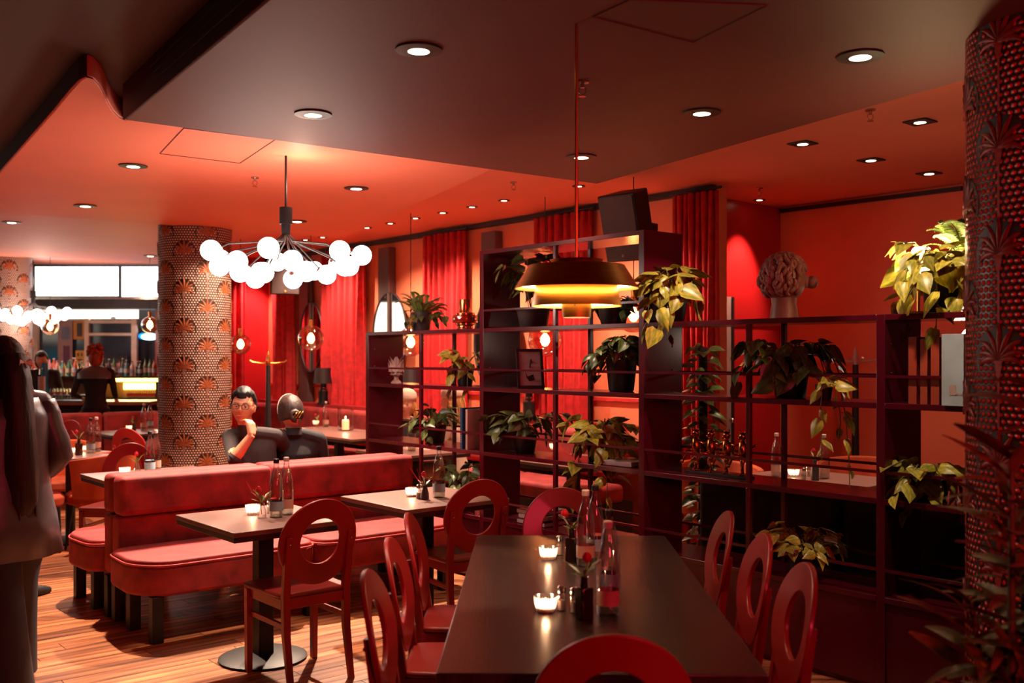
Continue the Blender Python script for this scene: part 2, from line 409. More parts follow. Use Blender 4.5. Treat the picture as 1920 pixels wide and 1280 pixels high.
# ---- patterned pillars
def pillar_mat(name, base, dot, rough, metal):
    m = bpy.data.materials.new(name); m.use_nodes = True; nt = m.node_tree; N = nt.nodes; L = nt.links; b = N['Principled BSDF']
    tc = N.new('ShaderNodeTexCoord'); sp = N.new('ShaderNodeSeparateXYZ'); L.new(tc.outputs['Object'], sp.inputs[0])
    def mth(op, a, c=None, d=None):
        n = N.new('ShaderNodeMath'); n.operation = op
        for i, x in enumerate((a, c, d)):
            if x is None: continue
            if isinstance(x, (int, float)): n.inputs[i].default_value = x
            else: L.new(x, n.inputs[i])
        return n.outputs[0]
    ang = mth('ARCTAN2', sp.outputs[1], sp.outputs[0])
    un = mth('MULTIPLY', ang, 82 / (2 * math.pi)); vn = mth('MULTIPLY', sp.outputs[2], 1 / .0245)
    row = mth('FLOOR', vn); odd = mth('MULTIPLY', mth('MODULO', mth('ADD', row, 1000), 2), .5)
    fu = mth('SUBTRACT', mth('FRACT', mth('ADD', mth('ADD', un, odd), 200)), .5); fv = mth('SUBTRACT', mth('FRACT', vn), .5)
    d = mth('SQRT', mth('ADD', mth('MULTIPLY', fu, fu), mth('MULTIPLY', mth('MULTIPLY', fv, fv), 1.1)))
    dn = N.new('ShaderNodeMapRange'); dn.inputs['From Min'].default_value = .36; dn.inputs['From Max'].default_value = .27; L.new(d, dn.inputs[0])
    mx = N.new('ShaderNodeMix'); mx.data_type = 'RGBA'; mx.inputs[6].default_value = S(*base); mx.inputs[7].default_value = S(*dot)
    L.new(dn.outputs[0], mx.inputs[0]); L.new(mx.outputs[2], b.inputs['Base Color'])
    bp = N.new('ShaderNodeBump'); bp.inputs['Strength'].default_value = 1; bp.inputs['Distance'].default_value = .006
    dh = N.new('ShaderNodeMapRange'); dh.inputs['From Min'].default_value = .48; dh.inputs['From Max'].default_value = 0; L.new(d, dh.inputs[0])
    L.new(dh.outputs[0], bp.inputs['Height']); L.new(bp.outputs[0], b.inputs['Normal'])
    b.inputs['Roughness'].default_value = rough; b.inputs['Metallic'].default_value = metal
    return m
PR = .365
M['ground'] = mat('palm_ground_brown', (48, 28, 25), .5)
def conform(m):                    # wrap flat (x sideways, z up) motif onto the pillar facing -Y
    nv = []
    for x, y, z in m.v:
        a = x / PR; r = PR + y; nv.append((r * math.sin(a), -r * math.cos(a), z))
    m.v = nv; return m
def palm_motif():
    m = MB()
    for k in range(-4, 5):
        a = R(k * 19); L = .135 - .010 * abs(k)
        pts = []; wd = []
        for i in range(7):
            s = i / 6; bend = a * (1 + .35 * s * s)
            pts.append((math.sin(bend) * L * s, math.cos(bend) * L * s)); wd.append(.0105 * math.sin(math.pi * min(1, s * .9 + .06)) + .001)
        vs = []; fs = []
        for i, (x, z) in enumerate(pts):
            j0, j1 = max(0, i - 1), min(6, i + 1)
            dx, dz = pts[j1][0] - pts[j0][0], pts[j1][1] - pts[j0][1]; l = math.hypot(dx, dz); nx, nz = dz / l, -dx / l
            vs += [(x - nx * wd[i], .002, z - nz * wd[i]), (x, .009, z), (x + nx * wd[i], .002, z + nz * wd[i])]
        for i in range(6):
            fs += [(3 * i, 3 * i + 1, 3 * i + 4, 3 * i + 3), (3 * i + 1, 3 * i + 2, 3 * i + 5, 3 * i + 4)]
        m.add(vs, fs)
    return m
def fan_back():
    m = MB(); n = 16; vs = [(0, .0015, -.01)]
    for i in range(n + 1):
        a = R(-112 + 224 * i / n); vs.append((math.sin(a) * .122, .0015, .006 + math.cos(a) * .118))
    return m.add(vs, [(0, i + 1, i + 2) for i in range(n)])
def trunk_motif():
    m = MB()
    m.add([(-.016, .003, -.012), (.016, .003, -.012), (.008, .006, -.06), (-.008, .006, -.06)], [(0, 1, 2, 3)])
    m.add([(-.005, .003, -.06), (.005, .003, -.06), (.005, .003, -.25), (-.005, .003, -.25)], [(0, 1, 2, 3)])
    m.add([(-.022, .005, 0), (.022, .005, 0), (.014, .007, -.014), (-.014, .007, -.014)], [(0, 1, 2, 3)])
    return m
def pillar(loc, rz, h, m_base, m_leaf, m_trunk, label, zoff=0, half=0):
    o = MB().lathe([(PR, 0), (PR, h)], 72).build('pillar', m_base, smooth=60)
    o.location = loc; o.rotation_euler = (0, 0, rz); o['kind'] = 'structure'
    pm = conform(palm_motif()).mesh('palm_motif', m_leaf, 180, True); fm_ = conform(fan_back()).mesh('palm_ground', M['ground'], 180, True); tm = conform(trunk_motif()).mesh('palm_trunk', m_trunk, 180, True)
    for c in range(-3, 4):
        for r in range(9):
            z = zoff + r * .39 + (.195 if (c + half) % 2 else 0)
            if z > h - .14: continue
            q = put('palm_motif', pm, o, loc=(0, 0, z), rot=(0, 0, R(36) * c))
            put('palm_ground', fm_, o, loc=(0, 0, z), rot=(0, 0, R(36) * c))
            if z > .26: put('palm_trunk', tm, o, loc=(0, 0, z), rot=(0, 0, R(36) * c))
    return o
fm = pillar_mat('pillar_wallpaper_cream', (58, 36, 31), (226, 190, 170), .5, .1)
nm = pillar_mat('pillar_wallpaper_redlit', (60, 8, 12), (230, 60, 40), .35, .3)  # the cream wallpaper again, with red light put into its colours
ml = mat('palm_print_bronze', (176, 98, 56), .45, metal=.2, var=.3, nscale=40); mt = mat('palm_print_trunk', (150, 105, 90), .5)
mln = mat('palm_print_redlit', (150, 40, 34), .4, metal=.2, var=.3, nscale=40); mtn = mat('palm_trunk_redlit', (170, 48, 42), .4)  # palm print with the same red light in its colours
pc = ad(365.5, 668, 10.4)
PIL = pillar((pc.x, pc.y, 0), R(19.8) + R(21) + R(-4), ZC - .02, fm, ml, mt, 'x', zoff=.305, half=1)
PIL2 = pillar((2.13, 3.80, 0), R(-29) - R(3), ZC - .02, nm, mln, mtn, 'x', zoff=.22)
pl = at(20, 668.5, 0); p3 = ad(12, 668, 15.3)
PIL3 = pillar((p3.x, p3.y, 0), R(33), ZD - .02, fm, ml, mt, 'x', zoff=.2)

# ---- recessed lights in the ceilings
def downlight_proto():
    o = thing('downlight', 'x', 'downlight')
    MB().lathe([(.062, -.004), (.095, -.002), (.095, .004), (.062, .004)], 28, capb=False, capt=False).build('trim_ring', M['dark'], o)
    MB().lathe([(.064, -.003), (.045, -.0045)], 28, capb=False, capt=False).build('reflector', M['blackmetal'], o)
    MB().lathe([(.001, -.009), (.035, -.007), (.044, -.005)], 24, capb=False, capt=False).build('lamp_lens', M['lens'], o)
    return o
dl = downlight_proto()
dlabs = ['round ceiling downlight nearest, above the left of the black table', 'round downlight left of centre in the dark near ceiling raft',
  'round downlight at the upper right of the dark ceiling raft', 'round downlight right of the brass pendant rod', 'round downlight directly behind the brass pendant rod',
  'round downlight with a glaring white starburst above the left aisle', 'round downlight right of the globe chandelier rod', 'round downlight in the left raft above the round table',
  'round downlight just behind the chandelier hub', 'round downlight at the far left edge near the ceiling step', 'round downlight beside the top of the patterned pillar', 'round downlight above the light boxes at the left']
for i, (x, y, z, pw, ax, ay, cone) in enumerate(DOWN):
    p = at(x, y, z)
    o = dl if i == 0 else dup(dl, (0, 0, 0))
    o.location = (p.x, p.y, z - .006); o['label'] = dlabs[i]
    lamp('SPOT', 'downlight_beam', (p.x, p.y, z - .03), pw, WARM, .035, cone, .35, target=(p.x + ax, p.y + ay, 0))
# small ones in the high orange ceiling
sm = thing('small_spot', 'x', 'downlight')
MB().lathe([(.028, -.003), (.055, -.002), (.055, .003), (.028, .003)], 20, capb=False, capt=False).build('trim_ring', M['dark'], sm)
MB().lathe([(.001, -.004), (.028, -.001)], 20, capb=False, capt=False).build('lamp_lens', M['lens'], sm)
smalls = [(885, 387), (945, 375), (1085, 348), (830, 398), (779, 408), (732, 418), (688, 426), (605, 444), (573, 449)]
ords = ['first', 'second', 'third', 'fourth', 'fifth', 'sixth', 'seventh', 'eighth', 'ninth']
for i, (x, y) in enumerate(sorted(smalls, key=lambda q: -q[0])):
    p = at(x, y, ZC); o = sm if i == 0 else dup(sm, (0, 0, 0))
    o.location = (p.x, p.y, ZC - .006); o['label'] = 'small round ceiling spot, %s from the right in the row along the curtain wall' % ords[i]
    if i % 2 == 0: lamp('SPOT', 'wall_washer', (p.x, p.y, ZC - .03), 240, WARM, .03, 116, .8, target=(p.x + .5 * U.x, p.y + .5 * U.y, 0))
sq = thing('square_spot', 'x', 'downlight')
MB().box((0, 0, 0), (.15, .15, .008)).build('square_frame', M['dark'], sq, bevel=.002)
MB().lathe([(.001, -.007), (.036, -.005)], 20, capb=False, capt=True).build('lamp_lens', M['lens'], sq)
for i, (x, y, lab, pw) in enumerate([(1505, 268, 'leftmost square spot in the orange ceiling right of the brass pendant', 40), (1725, 227, 'square spot nearest the dark ceiling edge at the right', 30),
        (1633, 299, 'square spot in the middle of the right orange ceiling', 40), (1742, 324, 'square spot closest to the right back wall', 40), (1846, 264, 'square spot half hidden by the red lit pillar', 10)]):
    p = at(x, y, ZC); o = sq if i == 0 else dup(sq, (0, 0, 0)); o.location = (p.x, p.y, ZC - .006); o.rotation_euler = (0, 0, PH); o['label'] = lab
    lamp('SPOT', 'square_spot_beam', (p.x, p.y, ZC - .03), pw * 1.4, WARM, .03, 60, .6, target=(p.x, p.y, 0))
# the spot that grazes the red alcove wall
p = at(1424, 374, ZC); o = dup(sm, (p.x, p.y, ZC - .006)); o['label'] = 'small round spot in front of the red alcove wall'
g = Kc - U * .66 - V * .36
lamp('SPOT', 'alcove_graze', (g.x, g.y, ZC - .05), 150, (1, .5, .36), .03, 58, .8, target=(g.x + .36 * V.x, g.y + .36 * V.y, 2.2))
# sprinklers
sp = thing('sprinkler', 'x', 'sprinkler')
MB().lathe([(.03, 0), (.03, -.008), (.01, -.012), (.01, -.03)], 14).build('escutcheon', M['steel'], sp)
MB().tube([(-.014, 0, -.03), (-.016, 0, -.05), (0, 0, -.065)], .003, 5).tube([(.014, 0, -.03), (.016, 0, -.05), (0, 0, -.065)], .003, 5).cyl((0, 0, -.07), .018, .004, 12).build('deflector', M['steel'], sp)
for i, (x, y, z, lab) in enumerate([(478, 332, ZB, 'sprinkler head left of the chandelier rod'), (1092, 152, ZA, 'sprinkler head beside the brass pendant rod'),
        (1632, 205, ZC, 'sprinkler head at the edge of the dark raft, right'), (1424, 352, ZC, 'sprinkler head in front of the red alcove'), (963, 341, ZC, 'sprinkler head in the orange ceiling left of the pendant rod')]):
    p = at(x, y, z); o = sp if i == 0 else dup(sp, (0, 0, 0)); o.location = (p.x, p.y, z); o['label'] = lab
# ================================================================ furniture
# ---- banquettes back to back
BO = at(293, 1205, 0)               # floor point of the near front leg
def rounded(poly, r=.08, n=4):
    out = []; k = len(poly)
    for i, p in enumerate(poly):
        a, b = Vector(poly[i - 1]), Vector(poly[(i + 1) % k]); p = Vector(p)
        da, db = (a - p), (b - p); rr_ = min(r, da.length * .45, db.length * .45)
        q0 = p + da.normalized() * rr_; q1 = p + db.normalized() * rr_
        for j in range(n + 1):
            t = j / n; out.append(tuple(q0 * (1 - t) ** 2 + p * 2 * t * (1 - t) + q1 * t * t))
    return out
def bench(label, loc, flip=False, L=2.1):
    o = thing('banquette', label, 'bench', loc, PH)
    s = -1 if flip else 1
    def seatpoly(u0, u1, first, last):
        p = []
        p += [(u0, .55)]
        p += ([(u0 - .02, .12), (u0 + .10, -.06)] if first else [(u0, -.06)])
        p += ([(u1 - .10, -.06), (u1 + .02, .12)] if last else [(u1, -.06)])
        p += [(u1, .55)]
        return [(x, y * s) for x, y in p]
    mid = L / 2 - .05
    for (a, b, f, l) in ((-.10, mid - .003, True, False), (mid + .003, L, False, True)):
        poly = rounded(seatpoly(a, b, f, l), .14 if (f or l) else .03)
        MB().prism(poly, .26, .43).build('seat', M['velvet'], o, bevel=.02, seg=3)
        inner = [((x - (a + b) / 2) * .985 + (a + b) / 2, (y - .25 * s) * .97 + .25 * s) for x, y in poly]
        MB().prism(inner, .425, .458).build('seat_cushion', M['velvet'], o, bevel=.025, seg=4)
        ring = [(x, y, .432) for x, y in poly]
        MB().tube(ring + [ring[0]], .006, 6, cap=False).build('piping', M['velvetd'], o, smooth=180)
    for (a, b) in ((-.02, mid - .03), (mid - .024, L)):
        for nm_, z0, z1, y0, y1 in (('lower_back', .27, .63, .55, .68), ('upper_back', .636, .875, .525, .675)):
            c = ((a + b) / 2, (y0 + y1) / 2 * s, (z0 + z1) / 2)
            MB().box(c, (b - a, y1 - y0, z1 - z0)).build(nm_, M['velvet'], o, bevel=.035 if 'upper' in nm_ else .018, seg=4)
    for u in (0, .95, L - .12):
        for v in (0, .36, .62):
            if u > 0 and v == .36: continue
            MB().box((u, v * s, .13), (.065, .065, .26)).build('leg', M['blackmetal'], o, bevel=.004)
    return o
bench('red velvet banquette in front, facing the two small brown tables', BO)
b2 = uv(BO, 0, 1.375); bench('red velvet banquette whose back rises just behind the front banquette', b2, flip=True)

# ---- small square tables
def bistro(label, c, rz=PH, L=.66, W=.73, group=None, edge=True, foot=True):
    o = thing('bistro_table', label, 'table', (c[0], c[1], 0), rz, group)
    MB().box((0, 0, .738), (L, W, .024)).build('table_top', M['table'], o, bevel=.003)
    MB().box((0, 0, .712), (L - .01, W - .01, .028)).build('table_edge', M['tabledge'], o, bevel=.003)
    MB().box((0, 0, .36), (.085, .085, .68)).build('column', M['blackmetal'], o, bevel=.006)
    MB().box((0, 0, .69), (.34, .34, .012)).box((.06, -.1, .675), (.03, .03, .02), mi=0).build('mounting_plate', M['blackmetal'], o)
    MB().lathe([(.225, 0), (.23, .012), (.21, .02), (.06, .03)], 36).build('foot_disc', M['blackmetal'], o)
    return o
T1 = Vector((-1.32, 5.28, 0)); T2 = Vector((-.53, 6.02, 0))
bistro('square brown table with two water bottles, in front of the banquette at the left', T1)
bistro('square brown table with one bottle and an amber candle, near the shelf', T2, L=.74, W=.72)
T3 = at(150, 888, .75) + U * .42 - V * .36
bistro('brown table corner peeking out behind the banquettes', T3, L=.84, W=.72)

# ---- chairs with an oval holed back
def chair_proto():
    o = thing('oval_back_chair', 'x', 'chair')
    # seat
    sp_ = rounded([(-.215, .20), (.215, .20), (.19, -.20), (-.19, -.20)], .05)
    MB().prism(sp_, .432, .455).build('seat', M['chairtop'], o, bevel=.008)
    # front legs and rear legs
    for s in (-1, 1):
        MB().box((s * .185, .165, .215), (.030, .034, .43), top=1.15).build('leg', M['chair'], o, bevel=.004)
        m = MB(); pts = [(s * .165, -.25, 0), (s * .165, -.20, .25), (s * .165, -.195, .45), (s * .168, -.235, .735)]
        hw = [.014, .018, .019, .017]; vs = []
        for (x, y, z), h in zip(pts, hw):
            vs += [(x - h, y - h, z), (x + h, y - h, z), (x + h, y + h * .8, z), (x - h, y + h * .8, z)]
        fs = [(0, 3, 2, 1), (12, 13, 14, 15)] + [(4 * j + i, 4 * j + (i + 1) % 4, 4 * j + 4 + (i + 1) % 4, 4 * j + 4 + i) for j in range(3) for i in range(4)]
        m.add(vs, fs); m.build('leg', M['chair'], o, bevel=.003)
    MB().box((0, .165, .405), (.36, .02, .05)).box((0, -.195, .405), (.32, .02, .05)).box((-.175, -.015, .405), (.02, .35, .05)).box((.175, -.015, .405), (.02, .35, .05)).build('apron', M['chair'], o, bevel=.002)
    for s in (-1, 1):
        MB().box((s * .175, -.02, .30), (.016, .36, .028)).build('stretcher', M['chair'], o, bevel=.003)
    for s in (-1, 1):
        MB().ball((s * .168, -.250, .70), .006, 8, 6).build('screw', M['steel'], o)
    # oval back, an extruded ring bent about a vertical axis and leaning back
    n = 48; m = MB(); vs = []
    zc = .695
    def bp(x, z, th): y = -.205 - math.tan(R(10)) * (z - .45) + x * x * .55 - .0; return (x, y + th, z)
    for th in (0.0, .019):
        for (rx, rz, dz) in ((.212, .213, 0), (.108, .112, .004)):
            for i in range(n):
                a = 2 * math.pi * i / n; vs.append(bp(rx * math.cos(a), zc + dz + rz * math.sin(a), th))
    fs = []
    for i in range(n):
        j = (i + 1) % n
        fs += [(i, n + i, n + j, j), (2 * n + i, 2 * n + j, 3 * n + j, 3 * n + i), (i, j, 2 * n + j, 2 * n + i), (n + i, 3 * n + i, 3 * n + j, n + j)]
    m.add(vs, fs).build('backrest', M['chair'], o, bevel=.005, seg=3)
    return o
CH = chair_proto()
def chair(x, y, rz, label, first=False):
    o = CH if first else dup(CH, (0, 0, 0)); o.location = (x, y, 0); o.rotation_euler = (0, 0, rz); o['label'] = label; return o
TC0 = Vector((.26, 3.70, 0)); TR = R(-1.1)
chair(-.20, 3.22, TR - R(90), 'red oval back chair nearest the camera on the left side of the black table', True)
chair(-.20, 3.80, TR - R(90), 'red oval back chair in the middle of the left side of the black table')
chair(-.19, 4.40, TR - R(90), 'red oval back chair at the far end of the left side of the black table')
chair(.72, 3.34, TR + R(90), 'red oval back chair nearest the camera on the right side of the black table')
chair(.72, 3.89, TR + R(90), 'red oval back chair in the middle of the right side of the black table')
chair(.70, 4.46, TR + R(90), 'red oval back chair at the far end of the right side of the black table')
chair(.262, 2.76, TR, 'red oval back chair at the near end of the black table, at the bottom edge')
chair(.262, 4.99, TR + R(180), 'red oval back chair at the far end of the black table behind the bottles')
chair(-1.09, 5.05, PH, 'red oval back chair pulled up to the left small brown table')
chair(-.315, 5.86, PH - R(8), 'red oval back chair at the right small brown table, beside the shelf')

# ---- long black table
o = thing('dining_table', 'long black oak dining table in the foreground with candles and bottles', 'table', (TC0.x, TC0.y, 0), TR)
MB().box((0, 0, .735), (.89, 2.07, .03)).build('table_top', M['blacktop'], o, bevel=.003)
MB().box((0, 0, .69), (.83, 2.0, .06)).build('apron', M['tabledge'], o)
for y in (-.72, .72):
    MB().box((0, y, .36), (.09, .09, .66)).build('column', M['blackmetal'], o)
    MB().box((0, y, .015), (.62, .38, .03)).build('foot_plate', M['blackmetal'], o, bevel=.006)

# ---- the open shelf (room divider)
D0 = Vector((1.75, 4.73, 0)); BAY = 1.53; RD = .343
rk = thing('open_shelf', 'tall burgundy lacquered open shelf dividing the room, filled with plants', 'shelf', D0, PH)
def rbox(name, t0, t1, d0, d1, z0, z1, bevel=.002):
    return MB().box(((d0 + d1) / 2, (t0 + t1) / 2, (z0 + z1) / 2), (d1 - d0, t1 - t0, z1 - z0)).build(name, M['rack'], rk, bevel=bevel)
Zs = [.46, .925, 1.38, 1.80]
for i in range(-1, 4):
    t = i * BAY; hgt = 2.35 if i in (1, 2) else 1.80
    rbox('side_panel', t - .022, t + .022, 0, RD, 0, hgt)
    if i < 0 or True:
        for d in (.06, .25):
            for z in (1.66, 1.52):
                MB().ball((d, t - .022, z), .006, 8, 6).build('shelf_pin', M['steel'], rk)
for i in range(-1, 3):
    t0 = i * BAY + .022; t1 = (i + 1) * BAY - .022; tm = (t0 + t1) / 2
    tall = i == 1
    zz = Zs + ([2.35] if tall else [])
    for z in zz:
        rbox('shelf_board', t0, t1, 0, RD, z - .028, z)
    for z in zz[:-1] if not tall else zz[:-1]:
        nxt = zz[zz.index(z) + 1]
        for d in (.008, RD - .008):
            for a, b in ((t0, tm - .013), (tm + .013, t1)):
                rbox('rail', a, b, d - .006, d + .006, z + .118, z + .132, 0)
        for d in (.013, RD - .013):
            rbox('post', tm - .013, tm + .013, d - .013, d + .013, z, nxt - .028)
    rbox('base_panel', t0, t1, .012, .03, .03, .432)
    rbox('plinth', t0, t1, .04, RD - .04, 0, .03)
def rp(t, d, z): return D0 + V * t + U * d + Vector((0, 0, z))
def rt(px, d=.17):                  # position along the shelf of a pixel column at depth d
    k = (px - 960) / K; b = D0 + U * d
    return (b.x - k * b.y) / (math.sin(PH) + k * math.cos(PH))
def rpx(px, z, d=.17): return rp(rt(px, d), d, z)

# ---- brass pendant
PY = 3.72
pb = ad(1081, 594, PY)
o = thing('brass_pendant', 'tiered brushed brass pendant lamp hanging over the black table', 'lamp', (pb.x, pb.y, 0))
def pz(py): return H + (668 - py) * PY / K
def prr(px): return px * PY / K / 2
def shade(nm, prof, mi=(0, 1)):
    # thin double skin: outside brass, inside cream
    m = MB().lathe(prof, 56, capb=False, capt=False, mi=0)
    ins = [(r - .0025, z - .0005) for r, z in prof]
    m.lathe(ins, 56, capb=False, capt=False, mi=1)
    return m.build(nm, [M['brass'], M['brassin']], o, smooth=40)
shade('upper_shade', [(prr(233), pz(541)), (prr(180), pz(498)), (prr(104), pz(494)), (prr(20), pz(493))])
shade('middle_shade', [(prr(168), pz(574)), (prr(152), pz(534)), (prr(140), pz(515)), (prr(60), pz(510))])
shade('lower_shade', [(prr(53), pz(595)), (prr(56), pz(572)), (prr(58), pz(560))])
shade('top_collar', [(prr(88), pz(494)), (prr(100), pz(487)), (prr(20), pz(486.5))])
MB().cyl((0, 0, pz(592)), prr(50), .002, 30).build('diffuser', glow('pendant_diffuser', (255, 210, 190), 3.5), o)
MB().tube([(0, 0, pz(492)), (0, 0, ZA)], .0065, 10).build('rod', M['brass'], o)
for k in range(3):
    a = R(120 * k + 20); MB().tube([(math.cos(a) * prr(56), math.sin(a) * prr(56), pz(574)), (math.cos(a) * prr(150), math.sin(a) * prr(150), pz(534))], .002, 5).build('strut', M['steel'], o)
MB().ball((0, 0, pz(556)), .028, 16, 10).build('bulb', glow('pendant_bulb', (255, 196, 130), 20), o)
for nm_, zz_, rr_, es_ in (('upper_fill_ring', pz(533), prr(214), 5), ('lower_fill_ring', pz(568), prr(150), 4)):  # glowing rings added to light the shades; the real source is the bulb
    MB().tube([(math.cos(a) * rr_, math.sin(a) * rr_, zz_) for a in [2 * math.pi * q / 48 for q in range(49)]], .0045, 6, cap=False).build(nm_, glow(nm_, (255, 206, 130), es_ * 5.0), o, smooth=180)
lamp('SPOT', 'pendant_down', (pb.x, pb.y, pz(600)), 14, (1, .6, .38), .03, 110, .6, target=(pb.x, pb.y, 0))

# ---- globe chandeliers
def chandelier(px, ytop, zt, label, first):
    p = at(px, ytop, zt)
    o = thing('globe_chandelier', label, 'chandelier', (p.x, p.y, 0))
    zc = 2.29; zh = 2.43
    MB().tube([(0, 0, zt), (0, 0, 2.55)], .008, 8).build('rod', M['blackmetal'], o)
    MB().lathe([(.028, zh - .02), (.030, 2.47), (.042, 2.47), (.042, 2.58)], 24).build('hub', M['blackmetal'], o)
    rg = random.Random(5); n = 20; am = MB()
    for i in range(n):
        a = 2 * math.pi * (i + .3 * rg.random()) / n
        ring_ = i % 3
        r = (.44, .37, .25)[ring_] * (0.96 + .08 * rg.random()); z = (2.26, 2.20, 2.15)[ring_] + .03 * rg.random()
        x, y = math.cos(a) * r, math.sin(a) * r
        hx, hy = math.cos(a) * .022, math.sin(a) * .022
        q = Vector((x, y, z)); inn = Vector((x * .86, y * .86, z + .035))
        MB().tube([(hx, hy, zh + .05), (hx, hy, zh - .03), (hx * 3, hy * 3, zh - .075), tuple(inn), tuple(q)], .0052, 6).build('arm', M['blackmetal'], o)
        ct = (q - Vector((x * .8, y * .8, z + .03))).normalized()
        s_ = MB().ball(tuple(q + ct * .05), .066, 18, 12).build('glass_globe', M['opal'], o, smooth=180)
        MB().tube([tuple(q - ct * .02), tuple(q + ct * .0)], .018, 8).build('socket', M['steel'], s_)
    for k in range(3):
        a = k * 2.1 + .4
        lamp('POINT', 'chandelier_glow', (p.x + math.cos(a) * .2, p.y + math.sin(a) * .2, 2.12), 13, (1, .68, .52), .22)
    lamp('POINT', 'chandelier_up', (p.x + .1, p.y, 2.72), 7, (1, .6, .42), .06)
    return o
chandelier(536, 292, ZB, 'black chandelier of white glass globes over the banquettes', True)
chandelier(62, 487, ZC, 'distant black chandelier of white glass globes in front of the bar', False)

# ---- clear glass ball pendants
def ball_pendant(px, py, Y, r, label, pw=8, cordz=ZC, bulbs=None):
    p = ad(px, py, Y)
    o = thing('glass_pendant', label, 'lamp', (p.x, p.y, 0))
    MB().tube([(0, 0, p.z + r), (0, 0, cordz)], .004, 6).build('cord', M['blackmetal'], o)
    MB().cyl((0, 0, p.z + r * .82), .022, .09, 14).build('socket', M['brass'], o)
    prof = [(max(.002, r * math.sin(math.pi * j / 16)), -r * math.cos(math.pi * j / 16)) for j in range(1, 16)]
    MB().lathe(prof, 28, (0, 0, p.z), capb=False, capt=False).build('glass_globe', M['glassw'], o, smooth=180)
    MB().lathe([(.012, .06), (.036, .025), (.042, -.015), (.022, -.05), (.001, -.058)], 22, (0, 0, p.z)).build('bulb', M['bulb'], o, smooth=180)
    MB().lathe([(r * .30, -r * .955), (r * .32, -r * .95)], 18, (0, 0, p.z), capb=False, capt=False).build('glass_rim', M['steel'], o)
    lamp('POINT', 'pendant_bulb', (p.x, p.y, p.z), pw, (1, .66, .48), .04)
    return o
ball_pendant(451, 645, 12.2, .125, 'clear glass ball pendant right of the patterned pillar', 110)
ball_pendant(583, 634, 11.4, .15, 'clear glass ball pendant in front of the blue oval mirror', 170)
ball_pendant(770, 641, 10.0, .145, 'clear glass ball pendant behind the left end of the shelf', 175)
ball_pendant(1022, 637, 9.0, .155, 'clear glass ball pendant seen through the shelf below the brass lamp', 150)
ball_pendant(1188, 590, 8.0, .145, 'clear glass ball pendant behind the shelf right of the brass lamp', 50)
ball_pendant(94, 612, 14.5, .12, 'clear glass ball pendant above the left of the bar', 8)
ball_pendant(281, 609, 14.3, .12, 'clear glass ball pendant beside the pillar above the bar', 8)
# ================================================================ plants
M['pot'] = mat('dark_grey_planter', (58, 48, 50), .55, bump=.03)
M['potb'] = mat('black_planter', (22, 18, 20), .5)
M['soil'] = mat('potting_soil', (40, 26, 18), .9, bump=.4)
M['stem'] = mat('green_stem', (104, 96, 44), .5)
def leafmat(name, a, b, rough=.34, rnd=.35, ns=3.2):
    m = mat(name, a, rough, var=.3, nscale=ns, col2=b, rnd=rnd, stretch=(2.5, .8, 1), bump=.05, bscale=30)
    m.node_tree.nodes['Principled BSDF'].inputs['Transmission Weight'].default_value = 0
    return m
M['leafy'] = leafmat('variegated_leaf', (196, 172, 62), (110, 124, 46))
M['leafd'] = leafmat('dark_leaf', (96, 110, 52), (52, 72, 38))
M['fern'] = leafmat('fern_leaf', (112, 134, 62), (66, 92, 44))
M['croton'] = leafmat('strap_leaf', (150, 110, 52), (92, 78, 44), rough=.4)
def leaf_mesh(m, wid=.40, droop=.28, fold=.22, tipn=1.0):
    ss = [0, .06, .2, .4, .62, .82, 1.0]; ww = [.0, .62, 1.0, .96, .68, .32, 0.02]; bb = [0.0, -.10, -.03, 0, 0, 0, 0]
    vs = []
    for s, w_, b in zip(ss, ww, bb):
        z = -droop * s * s
        x = w_ * wid
        vs += [(-x, s + b, z - fold * x + .0), (-x * .5, s + b * .5, z - fold * x * .35), (0, s, z), (x * .5, s + b * .5, z - fold * x * .35), (x, s + b, z - fold * x)]
    fs = [(5 * j + i, 5 * j + i + 1, 5 * j + 6 + i, 5 * j + 5 + i) for j in range(6) for i in range(4)]
    return MB().add(vs, fs).mesh('leaf', m, 180, True)
LM = {k: [leaf_mesh(M[k], w_, d, f) for w_, d, f in ((.38, .3, .25), (.42, .15, -.35), (.33, .5, .4))] for k in ('leafy', 'leafd')}
def rotm(d, upv, roll=0):
    d = Vector(d).normalized(); up = Vector(upv); x = d.cross(up)
    if x.length < 1e-3: x = d.orthogonal()
    x.normalize(); z = x.cross(d)
    m = Matrix((x, d, z)).transposed().to_4x4() @ Matrix.Rotation(roll, 4, 'Y')
    return m.to_euler()
def pot(o, r, h, m, z=0):
    MB().lathe([(r * .72, z), (r * .8, z + .01), (r, z + h), (r * .93, z + h), (r * .9, z + h - .02)], 28).build('pot', m, o)
    MB().lathe([(r * .91, z + h - .025), (.002, z + h - .015)], 18, capb=False, capt=False).build('soil', M['soil'], o)
